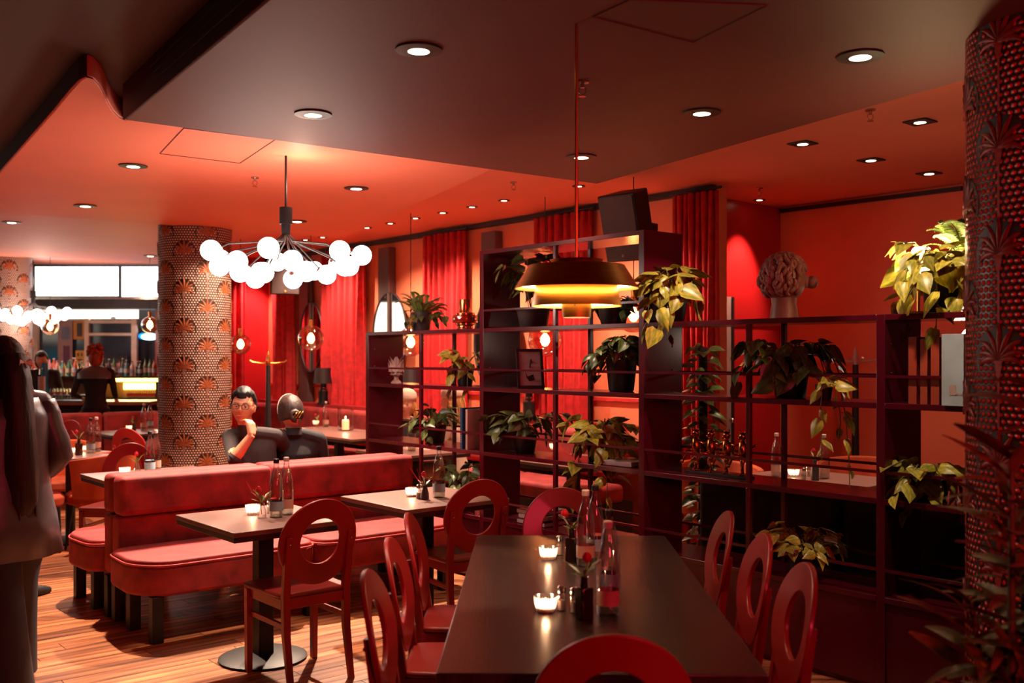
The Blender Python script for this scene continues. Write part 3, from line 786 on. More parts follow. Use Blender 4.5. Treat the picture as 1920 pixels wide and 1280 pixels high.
def pothos(label, base, r=.07, h=.12, kind='leafy', stems=8, per=6, size=.09, up=.12, reach=.16, drop=.15, seed=1, potm='potb', az=None, azw=360, cat='plant', haspot=True, potz=0):
    rg = random.Random(seed)
    o = thing('potted_pothos', label, cat, base, 0)
    if haspot: pot(o, r, h, M[potm], potz)
    sm_ = MB(); top = Vector((0, 0, potz + h - .01))
    for s in range(stems):
        a = R((az if az is not None else 0) + azw * ((s + rg.random() * .8) / stems - .5))
        out = Vector((math.cos(a), math.sin(a), 0)); rc = reach * (.5 + .8 * rg.random()); dp = drop * (rg.random() ** 1.3) * 1.4; u_ = up * (.45 + .8 * rg.random())
        pts = []
        for i in range(9):
            t = i / 8
            z = u_ * math.sin(min(1, t * 2) * math.pi / 2) - dp * max(0, t - .3) ** 1.4 / .6
            pts.append(top + out * (rc * (1 - (1 - t) ** 1.7) + .02) + Vector((0, 0, z)) + Vector((rg.uniform(-1, 1), rg.uniform(-1, 1), 0)) * .008)
        sm_.tube(pts, .0028, 5)
        for i in range(per):
            t = .22 + .78 * (i + rg.random() * .5) / per; f = min(7.999, t * 8); j = int(f); p = pts[j].lerp(pts[j + 1], f - j)
            d = (pts[j + 1] - pts[j]).normalized(); side = out.cross(Vector((0, 0, 1))) * (1 if i % 2 else -1)
            dd = (d * .5 + side * rg.uniform(.3, 1.0) + out * .4 + Vector((0, 0, rg.uniform(-.9, .25)))).normalized()
            q = p + dd * .02; sm_.tube([p, q], .0018, 4)
            k = size * rg.uniform(.7, 1.25)
            put('leaf', rg.choice(LM[kind]), o, loc=q, rot=rotm(dd, Vector((0, 0, 1)) + out * .5, rg.uniform(-.7, .7)), scale=k)
    st = sm_.build('stems', M['stem'], o, smooth=60)
    return o
def frond_mesh(L=1.0):
    m = MB(); n = 22; mid = []
    for i in range(n + 1):
        s = i / n; mid.append(Vector((0, s * math.cos(s * .7), .55 * s - .62 * s * s)))
    m.tube(mid[::2], .006, 4)
    for i in range(2, n):
        s = i / n; l = .17 * math.sin(math.pi * min(1, s * .85 + .12)) ** .8; w_ = .026
        for sd in (-1, 1):
            b = mid[i]; t = b + Vector((sd * l, l * .25, -.12 * l)); f = b + Vector((sd * l * .5, -w_ * .2, 0)); g_ = b + Vector((sd * l * .55, w_ + l * .1, .01))
            m.add([tuple(b), tuple(f), tuple(t), tuple(g_)], [(0, 1, 2, 3)])
    return m.mesh('frond', M['fern'], 0, True)
FR = frond_mesh()
def fern(label, base, r, h, n=26, size=.3, seed=2, potm='pot', haspot=True, uprt=.8):
    rg = random.Random(seed); o = thing('potted_fern', label, 'plant', base)
    if haspot: pot(o, r, h, M[potm])
    for i in range(n):
        a = 2 * math.pi * (i * .618); el = rg.uniform(.15, 1.25) * uprt
        d = Vector((math.cos(a) * math.cos(el), math.sin(a) * math.cos(el), math.sin(el)))
        put('frond', FR, o, loc=(math.cos(a) * r * .3, math.sin(a) * r * .3, h - .02), rot=rotm(d, (0, 0, 1), rg.uniform(-.3, .3)), scale=size * rg.uniform(.7, 1.15))
    return o
def sh(px, z, d=.17): return rpx(px, z, d)
fern('leafy fern in a dark grey pot on top of the shelf, left end', sh(790, 1.80), .085, .15, 30, .25, 3)
pothos('dark ivy spilling out of the grey pot below the fern fronds', sh(800, 1.80, .2), r=.03, h=.12, kind='leafd', stems=8, per=4, size=.06, up=.05, reach=.13, drop=.12, seed=21, haspot=False)
pothos('pothos in a dark pot with one yellow trailing shoot, left bay second shelf', sh(872, 1.38), .07, .16, 'leafy', 7, 4, .10, .10, .12, .25, 5, az=150)
pothos('green pothos in a black pot on the left bay third shelf', sh(815, .925), .095, .14, 'leafd', 11, 5, .085, .12, .17, .16, 6)
pothos('bushy pothos on the lowest shelf of the left bay behind the bottle', sh(872, .46), .09, .12, 'leafd', 12, 6, .085, .18, .2, .10, 7)
pothos('dark leaved plant in a wide grey pot on the high shelf behind the brass lamp', sh(1000, 1.80), .12, .13, 'leafd', 13, 5, .10, .30, .16, .10, 8, potm='pot')
pothos('dark plant in a low black pot on the high shelf right of the brass lamp', sh(1150, 1.80), .10, .12, 'leafd', 9, 4, .08, .10, .12, .08, 9)
pothos('drooping green pothos in the middle bay third shelf, left', sh(985, .925), .085, .13, 'leafd', 12, 6, .10, .14, .22, .12, 10)
pothos('large yellow green pothos cascading off the middle bay third shelf', sh(1125, .925), .09, .15, 'leafy', 14, 7, .105, .13, .17, .42, 11, az=-70, azw=300)
pothos('dark plant in a tall black planter on the middle bay second shelf', sh(1165, 1.38), .10, .20, 'leafd', 16, 6, .085, .14, .19, .14, 12)
pothos('bright yellow pothos hanging from a round black pot at the shelf corner', sh(1262, 1.80, .12), .085, .16, 'leafy', 14, 6, .115, .16, .14, .38, 13, az=160, azw=300)
pothos('pothos in a black pot on the right bay second shelf', sh(1482, 1.38), .10, .17, 'leafd', 16, 6, .105, .14, .2, .16, 14)
pothos('thin pothos vine trailing below the right bay second shelf', sh(1545, 1.38, .05), .045, .08, 'leafy', 4, 5, .085, .05, .10, .42, 15, az=-60, azw=200)
pothos('glossy dark plant with pale leaf tips on the lowest shelf of the right bay', sh(1505, .46, .12), .08, .11, 'leafy', 16, 5, .075, .14, .18, .06, 16)
pothos('yellow pothos on the third shelf behind the red edged foreground plant', sh(1745, .925), .09, .1, 'leafy', 15, 5, .105, .08, .17, .20, 17, az=-120, azw=320)
pothos('glowing yellow pothos in a black pot on the shelf top beside the lamp', sh(1765, 1.80), .09, .20, 'leafy', 20, 6, .105, .12, .20, .30, 18, az=180, azw=330)
fern('dark fern above the glowing pothos next to the red lit pillar', sh(1810, 1.98, .30), .05, .12, 20, .30, 19, 'potb')
# climbing plant on the floor behind the shelf
cp = ad(1318, 668, 6.6)
o = thing('climbing_plant', 'tall climbing plant seen through the shelf behind the golden dancers', 'plant', (cp.x, cp.y, 0))
pot(o, .14, .26, M['potb']); MB().cyl((0, 0, .24), .03, 1.42, 10).build('moss_pole', M['soil'], o)
rg = random.Random(33)
for i in range(110):
    a = i * 2.4; z = .35 + 1.35 * i / 110; d = Vector((math.cos(a), math.sin(a), rg.uniform(-.6, .2)))
    put('leaf', rg.choice(LM['leafd']), o, loc=(math.cos(a) * .06, math.sin(a) * .06, z), rot=rotm(d, (0, 0, 1), rg.uniform(-.5, .5)), scale=rg.uniform(.07, .12))

# foreground strap leaved plant at the right edge
def strap_mesh(w_=.115, droop=.35):
    vs = []; n = 8
    for i in range(n + 1):
        s = i / n; x = w_ * math.sin(math.pi * min(1, s * .92 + .05)) ** .7 + .002; z = -droop * s * s
        vs += [(-x, s, z + x * .25), (0, s, z), (x, s, z + x * .25)]
    return MB().add(vs, [(3 * j + i, 3 * j + i + 1, 3 * j + 4 + i, 3 * j + 3 + i) for j in range(n) for i in range(2)]).mesh('leaf', M['croton'], 180, True)
SM = [strap_mesh(), strap_mesh(.13, .15), strap_mesh(.095, .6)]
fp = ad(1935, 668, 2.5)
o = thing('dracaena', 'large strap leaved dracaena in the right foreground, in front of the red lit pillar', 'plant', (fp.x, fp.y, 0))
pot(o, .19, .34, M['potb']); rg = random.Random(44); cs = MB()
for s in range(7):
    a = 2 * math.pi * s / 7 + .4; rad = .05 + .11 * (s % 3) / 2; hh = (1.52, 1.22, .95, 1.36, .78, 1.1, .62)[s]
    bx, by = math.cos(a) * .05, math.sin(a) * .05; ex, ey = math.cos(a) * rad, math.sin(a) * rad
    pts = [Vector((bx + (ex - bx) * t, by + (ey - by) * t, .3 + (hh - .3) * t)) for t in (0, .25, .5, .75, 1)]
    cs.tube(pts, [.012, .011, .01, .009, .006], 6)
    for i in range(40):
        t = .16 + .84 * (i / 39) ** .8; f = min(3.999, t * 4); j = int(f); p = pts[j].lerp(pts[j + 1], f - j); az_ = i * 2.399
        el = -.35 + 1.3 * t * rg.uniform(.6, 1.1)
        d = Vector((math.cos(az_) * math.cos(el), math.sin(az_) * math.cos(el), math.sin(el)))
        put('leaf', rg.choice(SM), o, loc=p, rot=rotm(d, (0, 0, 1), rg.uniform(-.4, .4)), scale=rg.uniform(.13, .23))
cs.build('stems', M['stem'], o, smooth=60)

# ================================================================ things on the shelf
# artichoke ornament
M['cer'] = mat('cream_ceramic', (196, 168, 158), .45, bump=.05)
p = sh(743, 1.38)
o = thing('artichoke_ornament', 'cream ceramic artichoke ornament on a foot, left bay of the shelf', 'ornament', p)
MB().lathe([(.045, 0), (.04, .012), (.02, .03), (.018, .05), (.03, .06), (.02, .075)], 20).build('foot', M['cer'], o)
MB().ball((0, 0, .125), .05, 14, 10, sc_=(1, 1, 1.2)).build('core', M['cer'], o)
pm_ = MB().add([(-.02, 0, 0), (0, -.006, .004), (.02, 0, 0), (-.016, .0, .025), (0, -.008, .03), (.016, 0, .025), (0, -.012, .055)], [(0, 1, 4, 3), (1, 2, 5, 4), (3, 4, 6), (4, 5, 6)]).mesh('petal', M['cer'], 0, True)
for rw in range(5):
    nn = (7, 9, 9, 7, 4)[rw]; rad = (.048, .060, .058, .045, .025)[rw]
    for i in range(nn):
        a = 2 * math.pi * (i + .5 * (rw % 2)) / nn
        put('petal', pm_, o, loc=(math.sin(a) * rad, -math.cos(a) * rad, .065 + rw * .026), rot=(R(-22 + 10 * rw), 0, a), scale=1.05)
# stepped copper glass vase
M['copperg'] = mat('copper_lustre_glass', (214, 110, 66), .14, metal=.75, spec=.8)
p = sh(872, 1.80)
o = thing('stepped_vase', 'stepped copper and glass vase on the shelf top left of the tall bay', 'vase', p)
z = 0
for nm_, r_, h_, mm in (('base_ring', .062, .035, 'copperg'), ('step', .072, .018, 'copperg'), ('wide_ring', .095, .055, 'glassw'), ('step', .075, .02, 'copperg'), ('neck', .046, .10, 'copperg')):
    MB().lathe([(r_ * .96, z), (r_, z + h_ * .2), (r_, z + h_ * .8), (r_ * .96, z + h_)], 32).build(nm_, M[mm], o); z += h_
MB().lathe([(.088, .056), (.09, .104)], 32).build('inner_ring', mat('amber_ring', (200, 60, 30), .2), o)
# picture easel frame
p = sh(996, 1.38, .12)
o = thing('picture_frame', 'black frame with a small red and black drawing leaning on the shelf', 'picture', p, R(12))
fr = MB(); 
for c, s in (((0, 0, .01), (.19, .012, .02)), ((0, 0, .27), (.19, .012, .02)), ((-.085, 0, .14), (.02, .012, .28)), ((.085, 0, .14), (.02, .012, .28))): fr.box(c, s)
M['paper'] = mat('pale_paper', (190, 172, 172), .7)
g = fr.build('frame', M['dark'], o, bevel=.001); g.rotation_euler = (R(-14), 0, R(0))
g2 = MB().box((0, .003, .14), (.16, .004, .25)).build('picture', M['paper'], g)
MB().add([(.01, -.001, .19), (.022, -.001, .185), (.016, -.001, .17)], [(0, 1, 2)]).ball((.01, -.002, .19), .008, 10, 6).build('red_mark', M['chair'], g2)
MB().add([(-.03, -.001, .08), (.02, -.001, .10), (.03, -.001, .06), (-.01, -.001, .05), (-.035, -.001, .12)], [(0, 1, 2, 3), (0, 3, 4)]).build('black_mark', M['dark'], g2)
MB().tube([(0, .0, .2), (0, .14, .0)], .005, 5).tube([(-.09, 0, 0), (-.11, -.03, -.001)], .004, 4).build('easel_leg', M['dark'], o)
# books
def book(p, w_, h_, d_, col, label, rz=PH, group=None, lean=0, nm_='book'):
    o = thing(nm_, label, 'book', p, rz, group)
    mm = mat('book_cover_%d_%d' % (col[0], col[2]), col, .5)
    MB().box((0, 0, h_ / 2), (d_, w_, h_)).box((0, 0, 0), (0.001, .001, .001)).build('cover', mm, o, bevel=.002)
    MB().box((.003, 0, h_ / 2), (d_ - .002, w_ - .008, h_ + .001)).build('pages', M['paper'], o)
    return o
for i, (x, w_, h_, col, lab) in enumerate([(886, .028, .30, (20, 74, 120), 'tall blue book with small white spine lettering beside the tall bay'), (896, .022, .29, (200, 180, 170), 'tall white book standing right of the blue book')]):
    b = book(sh(x, .925, .12), w_, h_, .21, col, lab)
for k in range(7):                 # spine lettering as flat print strokes
    b = sh(886, .925, .12)
lt = MB()
for k in range(6):
    lt.box((-.107, 0, .05 + k * .016), (.001, .010, .008)); lt.box((-.107, 0, .05 + k * .016), (.0012, .004, .011))
bb_ = [o_ for o_ in bpy.data.objects if o_.name.startswith('book') and o_.parent is None][0]
lt.build('spine_lettering', M['paper'], bb_)
cols = [(168, 62, 36), (176, 72, 44), (172, 66, 40), (170, 64, 40)]
for i, x in enumerate((1731, 1752, 1773, 1793)):
    book(sh(x, 1.38, .12), .040 if i != 1 else .034, (.31, .30, .308, .312)[i], .2, cols[i], 'rust red box file, %s of the four beside the pale folder' % ('leftmost', 'second from left', 'third from left', 'rightmost')[i])
o = book(sh(1812, 1.38, .10), .10, .32, .26, (178, 196, 204), 'broad pale blue folder standing right of the rust box files')
MB().box((-.131, .0, .07), (.001, .03, .045)).box((-.131, -.02, .055), (.001, .012, .012)).build('label_print', M['cer'], o)
for i, (x, z, w_, col, lab) in enumerate([(1020, .46, .28, (58, 50, 52), 'dark book lying flat at the bottom of a stack in the middle bay'), (1020, .497, .25, (170, 160, 158), 'pale book lying on the dark one in the middle bay stack'), (1016, .527, .24, (60, 20, 26), 'red brown book on top of the stack in the middle bay'),
                                          (1180, .925, .22, (164, 158, 160), 'pale book lying flat right of the cascading pothos')]):
    p = sh(x, z, .16); o = thing('book', lab, 'book', p, PH)
    MB().box((0, 0, .016), (.24, w_, .030)).build('cover', mat('flat_cover_%d' % i, col, .5), o, bevel=.003); MB().box((-.004, 0, .016), (.236, w_ + .001, .022)).build('pages', M['paper'], o)
# golden dancers sculpture: four linked animal figures kicking
M['gold'] = mat('polished_bronze', (208, 128, 66), .2, metal=1, var=.2, nscale=30)
c_ = sh(1348, .925, .14)
o = thing('dancers_sculpture', 'polished bronze sculpture of four linked dancing animal figures in a row', 'sculpture', c_, PH + R(90))
# local x runs along the shelf
MB().box((0, 0, .008), (.44, .07, .016)).build('plinth', M['dark'], o, bevel=.002)
for i in range(4):
    x = -.165 + .11 * i
    f = MB()
    f.tube([(x, 0, .016), (x + .004, .002, .07), (x - .004, 0, .125)], [.009, .010, .020], 10)              # standing leg
    f.tube([(x - .008, .005, .118), (x + .03, .05, .125), (x + .052, .055, .075)], [.019, .012, .008], 10)   # raised leg
    f.ball((x + .054, .06, .07), .012, 8, 6)
    f.ball((x, .012, .02), .015, 8, 6, sc_=(.9, 1.5, .5))
    f.tube([(x, 0, .11), (x - .006, .006, .15), (x, .002, .195), (x, 0, .215)], [.022, .027, .022, .010], 12)
    f.ball((x, .0, .232), .022, 12, 8); f.tube([(x, .012, .228), (x, .038, .222)], [.012, .007], 8)
    f.tube([(x - .013, -.002, .246), (x - .02, -.002, .266)], [.008, .002], 6); f.tube([(x + .013, -.002, .246), (x + .02, -.002, .266)], [.008, .002], 6)
    f.tube([(x - .018, 0, .19), (x - .055, .0, .175), (x - .092, 0, .19)], [.008, .007, .006], 7)
    f.tube([(x, -.015, .12), (x - .01, -.05, .10), (x - .005, -.06, .14)], [.005, .004, .003], 6)
    f.build('figure', M['gold'], o, smooth=180)
# clay bust seen from behind, with curls and a round nose
M['clay'] = mat('mauve_clay', (150, 98, 90), .5, bump=.08)
p = sh(1470, 1.80)
o = thing('curly_bust', 'mauve clay head with curly hair and a ball nose on top of the shelf', 'sculpture', p, R(-12))
MB().lathe([(.075, 0), (.070, .05), (.064, .08), (.07, .12)], 28).build('neck', M['clay'], o)
hd = MB(); hd.ball((0, 0, .215), .115, 30, 22, sc_=(1.0, 1.0, 1.12)); h_ = hd.build('head', M['clay'], o, smooth=180)
cu = MB(); rg = random.Random(9)
for i in range(230):
    zf = 1 - 1.62 * (i + rg.random()) / 230; a = i * 2.39996 + rg.uniform(-.2, .2); rr_ = math.sqrt(max(0, 1 - zf * zf))
    n_ = Vector((rr_ * math.cos(a), rr_ * math.sin(a), zf))
    if n_.x > .62 and zf < .45: continue
    b = Vector((n_.x * .114, n_.y * .114, .215 + n_.z * .128)); sz = rg.uniform(.016, .024)
    tg = n_.cross(Vector((0, 0, 1))).normalized() if abs(n_.z) < .95 else Vector((1, 0, 0)); dn_ = -n_.cross(tg); dn_ = dn_ if dn_.z < 0 else -dn_; wv = rg.uniform(-1, 1)
    pts = [b + n_ * (.004 + .006 * math.sin(t * 1.5 + wv)) + tg * math.sin(t * 1.7 + wv * 3) * .010 + dn_ * (t - 1.5) * .018 for t in (0, .75, 1.5, 2.25, 3)]
    cu.tube(pts, [.004, .012, .014, .012, .003], 6)
cu.build('curls', M['clay'], o, smooth=180)
MB().ball((.142, -.01, .195), .035, 18, 12).tube([(.09, 0, .2), (.13, -.01, .197)], [.04, .03], 12).build('nose', M['clay'], o, smooth=180)
MB().ball((-.125, -.02, .20), .026, 12, 8, sc_=(.8, .6, 1.3)).build('ear', M['clay'], o, smooth=180)
# glowing lamp on top of the shelf at the right
p = sh(1722, 1.80, .2); zz = H + (668 - 492) * p.y / K
o = thing('globe_table_lamp', 'warm glowing glass globe lamp on the shelf top behind the yellow pothos', 'lamp', p)
MB().cyl((0, 0, 0), .06, .015, 20).tube([(0, 0, 0), (0, 0, zz - 1.8 - .055)], .008, 8).build('stand', M['brass'], o)
MB().ball((0, 0, zz - 1.8), .062, 20, 14).build('glass_globe', glow('warm_globe', (255, 214, 150), 9), o, smooth=180)
lamp('POINT', 'shelf_lamp_glow', (p.x - .02, p.y - .09, zz + .02), 34, (1, .68, .34), .06)

# ================================================================ tableware
M['cap'] = mat('pale_bottle_cap', (214, 190, 180), .4); M['capk'] = mat('black_bottle_cap', (24, 22, 24), .4)
M['lab'] = mat('pink_bottle_label', (206, 150, 130), .6); M['labb'] = mat('blue_white_label', (150, 176, 190), .6)
M['wax'] = mat('candle_wax', (255, 226, 190), .5, sub=.6)
def bottle_proto(cap, labm, fill):
    o = thing('water_bottle', 'x', 'bottle')
    prof = [(.030, 0), (.037, .006), (.038, .03), (.038, .15), (.034, .19), (.024, .235), (.0145, .262), (.0125, .285), (.0135, .292)]
    MB().lathe(prof, 24, capt=False).build('glass_body', M['glass'], o, smooth=60)
    MB().lathe([(.029, .004), (.0345, .01), (.0345, fill)], 20).build('water', M['water'], o, smooth=60)
    MB().lathe([(.0150, .285), (.0155, .29), (.0155, .305), (.012, .309)], 16).build('cap', cap, o)
    MB().lathe([(.0384, .035), (.0384, .085)], 24, capb=False, capt=False).build('label_band', labm, o)
    return o
BT = [bottle_proto(M['cap'], M['lab'], .06), bottle_proto(M['capk'], M['labb'], .10)]
bt_used = [False, False]
def bottle(px, py, label, k=0, z=.75, Y=None):
    p = at(px, py, z); p.z = z
    o = BT[k] if not bt_used[k] else dup(BT[k], (0, 0, 0)); bt_used[k] = True
    o.location = p; o['label'] = label; return o
M['glassc'] = thin_glass('ribbed_candle_glass', (255, 236, 220))
_n = M['glassc'].node_tree; _t = _n.nodes.new('ShaderNodeBsdfTranslucent'); _t.inputs[0].default_value = (1, .93, .85, 1); _m = _n.nodes.new('ShaderNodeMixShader'); _m.inputs[0].default_value = .45
_o = _n.nodes['Material Output'].inputs[0]; _l = _o.links[0].from_socket; _n.links.new(_l, _m.inputs[1]); _n.links.new(_t.outputs[0], _m.inputs[2]); _n.links.new(_m.outputs[0], _o)
def candle_proto():
    o = thing('tealight', 'x', 'candle'); n = 36; vs = []; fs = []
    prof = [(.024, 0), (.030, .004), (.037, .03), (.039, .052)]
    for r_, z in prof:
        for i in range(n):
            a = 2 * math.pi * i / n; rr_ = r_ * (1 + (.028 if i % 2 else -.028)); vs.append((rr_ * math.cos(a), rr_ * math.sin(a), z))
    for j in range(3):
        for i in range(n): fs.append((j * n + i, j * n + (i + 1) % n, (j + 1) * n + (i + 1) % n, (j + 1) * n + i))
    MB().add(vs, fs).build('ribbed_glass', M['glassc'], o, smooth=0)
    MB().cyl((0, 0, .003), .026, .018, 20).build('wax', M['wax'], o)
    MB().lathe([(.0015, .022), (.006, .029), (.004, .038), (.0008, .046)], 10).build('flame', M['flame'], o, smooth=180)
    return o
TL = candle_proto(); tl_used = [False]
def candle(px, py, label, z=.75, pw=.9):
    p = at(px, py, z); o = TL if not tl_used[0] else dup(TL, (0, 0, 0)); tl_used[0] = True
    o.location = p; o['label'] = label
    lamp('POINT', 'candle_light', (p.x, p.y, z + .042), pw, (1, .62, .36), .008); return o
def shaker_proto():
    o = thing('shaker', 'x', 'shaker')
    MB().lathe([(.016, 0), (.018, .004), (.015, .05), (.013, .062)], 12, capt=False).build('glass_body', M['glass'], o)
    MB().lathe([(.012, .003), (.012, .035)], 10).build('salt', M['paper'], o)
    MB().lathe([(.0145, .06), (.0155, .066), (.0145, .078), (.008, .084)], 14).build('lid', M['steel'], o)
    return o
SK = shaker_proto(); sk_used = [False]
def shaker(px, py, label, z=.75):
    p = at(px, py, z); o = SK if not sk_used[0] else dup(SK, (0, 0, 0)); sk_used[0] = True
    o.location = p; o['label'] = label; return o
M['rose'] = mat('red_rose_petal', (206, 14, 34), .5, sheen=.4); M['sprig'] = mat('sprig_green', (120, 128, 56), .5)
def flower_vase(px, py, label, kind='tall', z=.75, seed=1, body='amber', h=None):
    rg = random.Random(seed); p = at(px, py, z); o = thing('flower_vase', label, 'vase', p, rg.uniform(-.6, .6))
    if kind == 'tall':
        hh = .125; b_ = MB().box((0, 0, .052), (.046, .046, .104)); b_.build('body', M[body], o, bevel=.005)
        MB().lathe([(.015, .10), (.012, .115), (.012, .134), (.015, .137)], 14, capt=False).build('neck', M[body], o); top = .135
    else:
        top = .082; MB().lathe([(.022, 0), (.024, .005), (.022, .04), (.015, .062), (.013, .082)], 14, capt=False).build('body', M[body], o)
    rx, ry = rg.uniform(-.03, .0), rg.uniform(-.02, .01); rz_ = top + .055
    st = MB().tube([(0, 0, .02), (rx * .5, ry * .5, top), (rx, ry, rz_)], .0018, 5)
    rs = MB()
    for k in range(3):
        rr_ = .016 - .004 * k
        rs.lathe([(.003, rz_ - .006), (rr_ * .9, rz_ + .002), (rr_, rz_ + .014 + .002 * k), (rr_ * .75, rz_ + .024 + .003 * k)], 9, (rx, ry, 0), capt=(k == 2))
    rs.build('rose_bud', M['rose'], o, smooth=50)
    lf = MB()
    for k in range(9):
        a = rg.uniform(0, 6.28); l = rg.uniform(.035, .08); up_ = rg.uniform(.3, 1.1)
        b0 = Vector((0, 0, top)); b1 = b0 + Vector((math.cos(a) * l * .5, math.sin(a) * l * .5, l * up_ * .7)); b2_ = b0 + Vector((math.cos(a) * l, math.sin(a) * l, l * up_))
        sd = Vector((-math.sin(a), math.cos(a), 0)) * .007
        lf.add([tuple(b0), tuple(b1 - sd), tuple(b2_), tuple(b1 + sd)], [(0, 1, 2, 3)]); st.tube([tuple(b0), tuple(b1)], .001, 4)
    lf.build('sprig_leaves', M['sprig'], o, loose=True); st.build('stems', M['sprig'], o)
    if seed % 2:
        tw = MB()
        for k in range(6):
            a = rg.uniform(2.2, 4.2); l = rg.uniform(.05, .1); tw.tube([(0, 0, top), (math.cos(a) * l * .6, .2 * math.sin(a) * l, top + l * .5), (math.cos(a) * l, .3 * math.sin(a) * l, top + l * 1.1)], .0009, 4)
        tw.build('dry_twigs', M['rose'], o)
    return o
# black table
candle(1023, 1146, 'lit ribbed glass tealight nearest the camera on the black table')
candle(1028, 1048, 'lit glass tealight further back on the black table')
shaker(1053, 1144, 'left one of the two salt shakers by the front tealight, black table')
shaker(1077, 1148, 'right one of the two salt shakers by the front vase, black table')
shaker(1049, 1040, 'shaker behind the rear tealight on the black table')
flower_vase(1095, 1160, 'square brown vase with a red rose nearest the camera, black table', seed=2)
flower_vase(1072, 1054, 'square brown vase with a drooping red rose further back, black table', seed=4)
bottle(1140, 1152, 'pale capped water bottle with pink label, nearest on the black table', 0)
bottle(1143, 1118, 'black capped water bottle directly behind the nearest one, black table', 1)
bottle(1098, 1060, 'pale capped water bottle in the rear pair on the black table', 0)
bottle(1116, 1046, 'black capped water bottle in the rear pair on the black table', 1)
# left small table
candle(474, 964, 'lit white tealight on the left small brown table')
flower_vase(491, 971, 'clear little vase with a red bloom on the left small table', 'round', body='glass', seed=3)
shaker(505, 962, 'shaker between vase and bottles on the left small table')
bottle(518, 969, 'black capped bottle on the left small table', 1)
bottle(537, 964, 'pale capped bottle behind the black capped one, left small table', 0)
# right small table
candle(772, 930, 'lit amber tealight on the right small brown table')
shaker(785, 934, 'left one of two shakers beside the grey vase, right small table'); shaker(791, 928, 'right one of two shakers behind the grey vase, right small table')
flower_vase(797, 936, 'grey vase with a red rose on the right small table', 'round', body='pot', seed=5)
bottle(823, 932, 'water bottle with a blue label on the right small table', 1)
# table behind the banquettes
candle(234, 889, 'lit tealight on the table behind the banquettes', pw=.6)
flower_vase(257, 889, 'small vase of greenery on the table behind the banquettes', 'round', body='glass', seed=6)
bottle(281, 888, 'left bottle of the pair standing in front of the patterned pillar', 1); bottle(292, 884, 'right bottle of the pair standing in front of the patterned pillar', 0)
# ================================================================ left dining area
def round_table(c, label, r=.38):
    o = thing('round_table', label, 'table', (c.x, c.y, 0))
    MB().lathe([(r - .01, .725), (r, .728), (r, .746), (r - .004, .75)], 48).build('table_top', M['table'], o)
    MB().lathe([(r - .012, .70), (r - .002, .704), (r - .002, .727)], 48).build('table_edge', M['tabledge'], o)
    MB().cyl((0, 0, .02), .04, .68, 16).build('column', M['blackmetal'], o)
    MB().lathe([(.23, 0), (.235, .012), (.06, .028)], 32).build('foot_disc', M['blackmetal'], o)
    return o
RT = ad(132, 668, 8.65); round_table(RT, 'round table with two bottles and candles in the left aisle')
FT = ad(268, 668, 11.3); bistro('brown table with two bottles left of the patterned pillar', FT, PH, L=.95, W=.75)
BT2 = ad(160, 668, 12.9); bistro('table hidden behind the far banquette in front of the bar', BT2, PH, L=.7, W=.7)
candle(134, 850, 'left lit candle on the round table in the left aisle', pw=.6); candle(157, 846, 'right lit candle on the round table in the left aisle', pw=.5)
flower_vase(148, 853, 'dark vase with a red rose on the round table', 'tall', seed=7)
bottle(170, 849, 'left bottle on the round table in the left aisle', 1); bottle(181, 846, 'right bottle on the round table in the left aisle', 0)
candle(243, 806, 'lit candle on the table left of the patterned pillar', pw=.5)
flower_vase(251, 807, 'small vase with a red bloom on the table left of the pillar', 'round', body='pot', seed=8)
bottle(270, 806, 'left bottle on the table left of the patterned pillar', 0); bottle(281, 803, 'right bottle on the table left of the patterned pillar', 1)
bottle(165, 792, 'left bottle of the far pair in front of the waitress', 0); bottle(182, 791, 'right bottle of the far pair in front of the waitress', 1)
def tub_chair_proto():
    o = thing('tub_chair', 'x', 'chair')
    n = 16; vs = []; fs = []
    for th in (0, .045):
        for j, (z, fl) in enumerate(((.42, 0), (.60, .015), (.80, .04))):
            for i in range(n + 1):
                a = R(-205 + 230 * i / n); r = .25 + fl + th; k = 1.0 if j < 2 else .86 + .14 * math.sin(math.pi * i / n)
                vs.append((r * math.cos(a), r * math.sin(a) * .95, .42 + (z - .42) * k))
    W_ = n + 1; T_ = 3 * W_
    for j in range(2):
        for i in range(n):
            a = j * W_ + i; fs += [(a, a + 1, a + W_ + 1, a + W_), (T_ + a, T_ + a + W_, T_ + a + W_ + 1, T_ + a + 1)]
    for i in range(n): a = 2 * W_ + i; fs.append((a, a + 1, T_ + a + 1, T_ + a)); a = i; fs.append((a, T_ + a, T_ + a + 1, a + 1))
    for i in (0, n):
        for j in range(2): a = j * W_ + i; fs.append((a, a + W_, T_ + a + W_, T_ + a))
    MB().add(vs, fs).build('backrest', M['orange'], o, smooth=50, bevel=.012, seg=3)
    MB().lathe([(.22, .36), (.25, .38), (.25, .44), (.22, .465)], 28).build('seat', M['orange'], o, bevel=.008)
    for sx in (-1, 1):
        for sy in (-1, 1):
            MB().tube([(sx * .15, sy * .15, .37), (sx * .2, sy * .19, 0)], [.018, .010], 8).build('leg', M['blackmetal'], o)
    return o
TCp = tub_chair_proto()
def tub(px, Y, rz, label, first=False):
    p = ad(px, 668, Y); o = TCp if first else dup(TCp, (0, 0, 0)); o.location = (p.x, p.y, 0); o.rotation_euler = (0, 0, rz); o['label'] = label; return o
tub(100, 9.3, R(170), 'rust velvet tub chair facing the camera behind the round table', True)
tub(182, 8.45, R(95), 'rust velvet tub chair right of the round table, in front of the oval back chair')
tub(60, 8.2, R(-60), 'rust velvet tub chair left of the round table, beside the standing woman')
c_ = ad(217, 668, 7.72); chair(c_.x, c_.y, R(176), 'bright red oval back chair behind the banquette, left of the pillar')
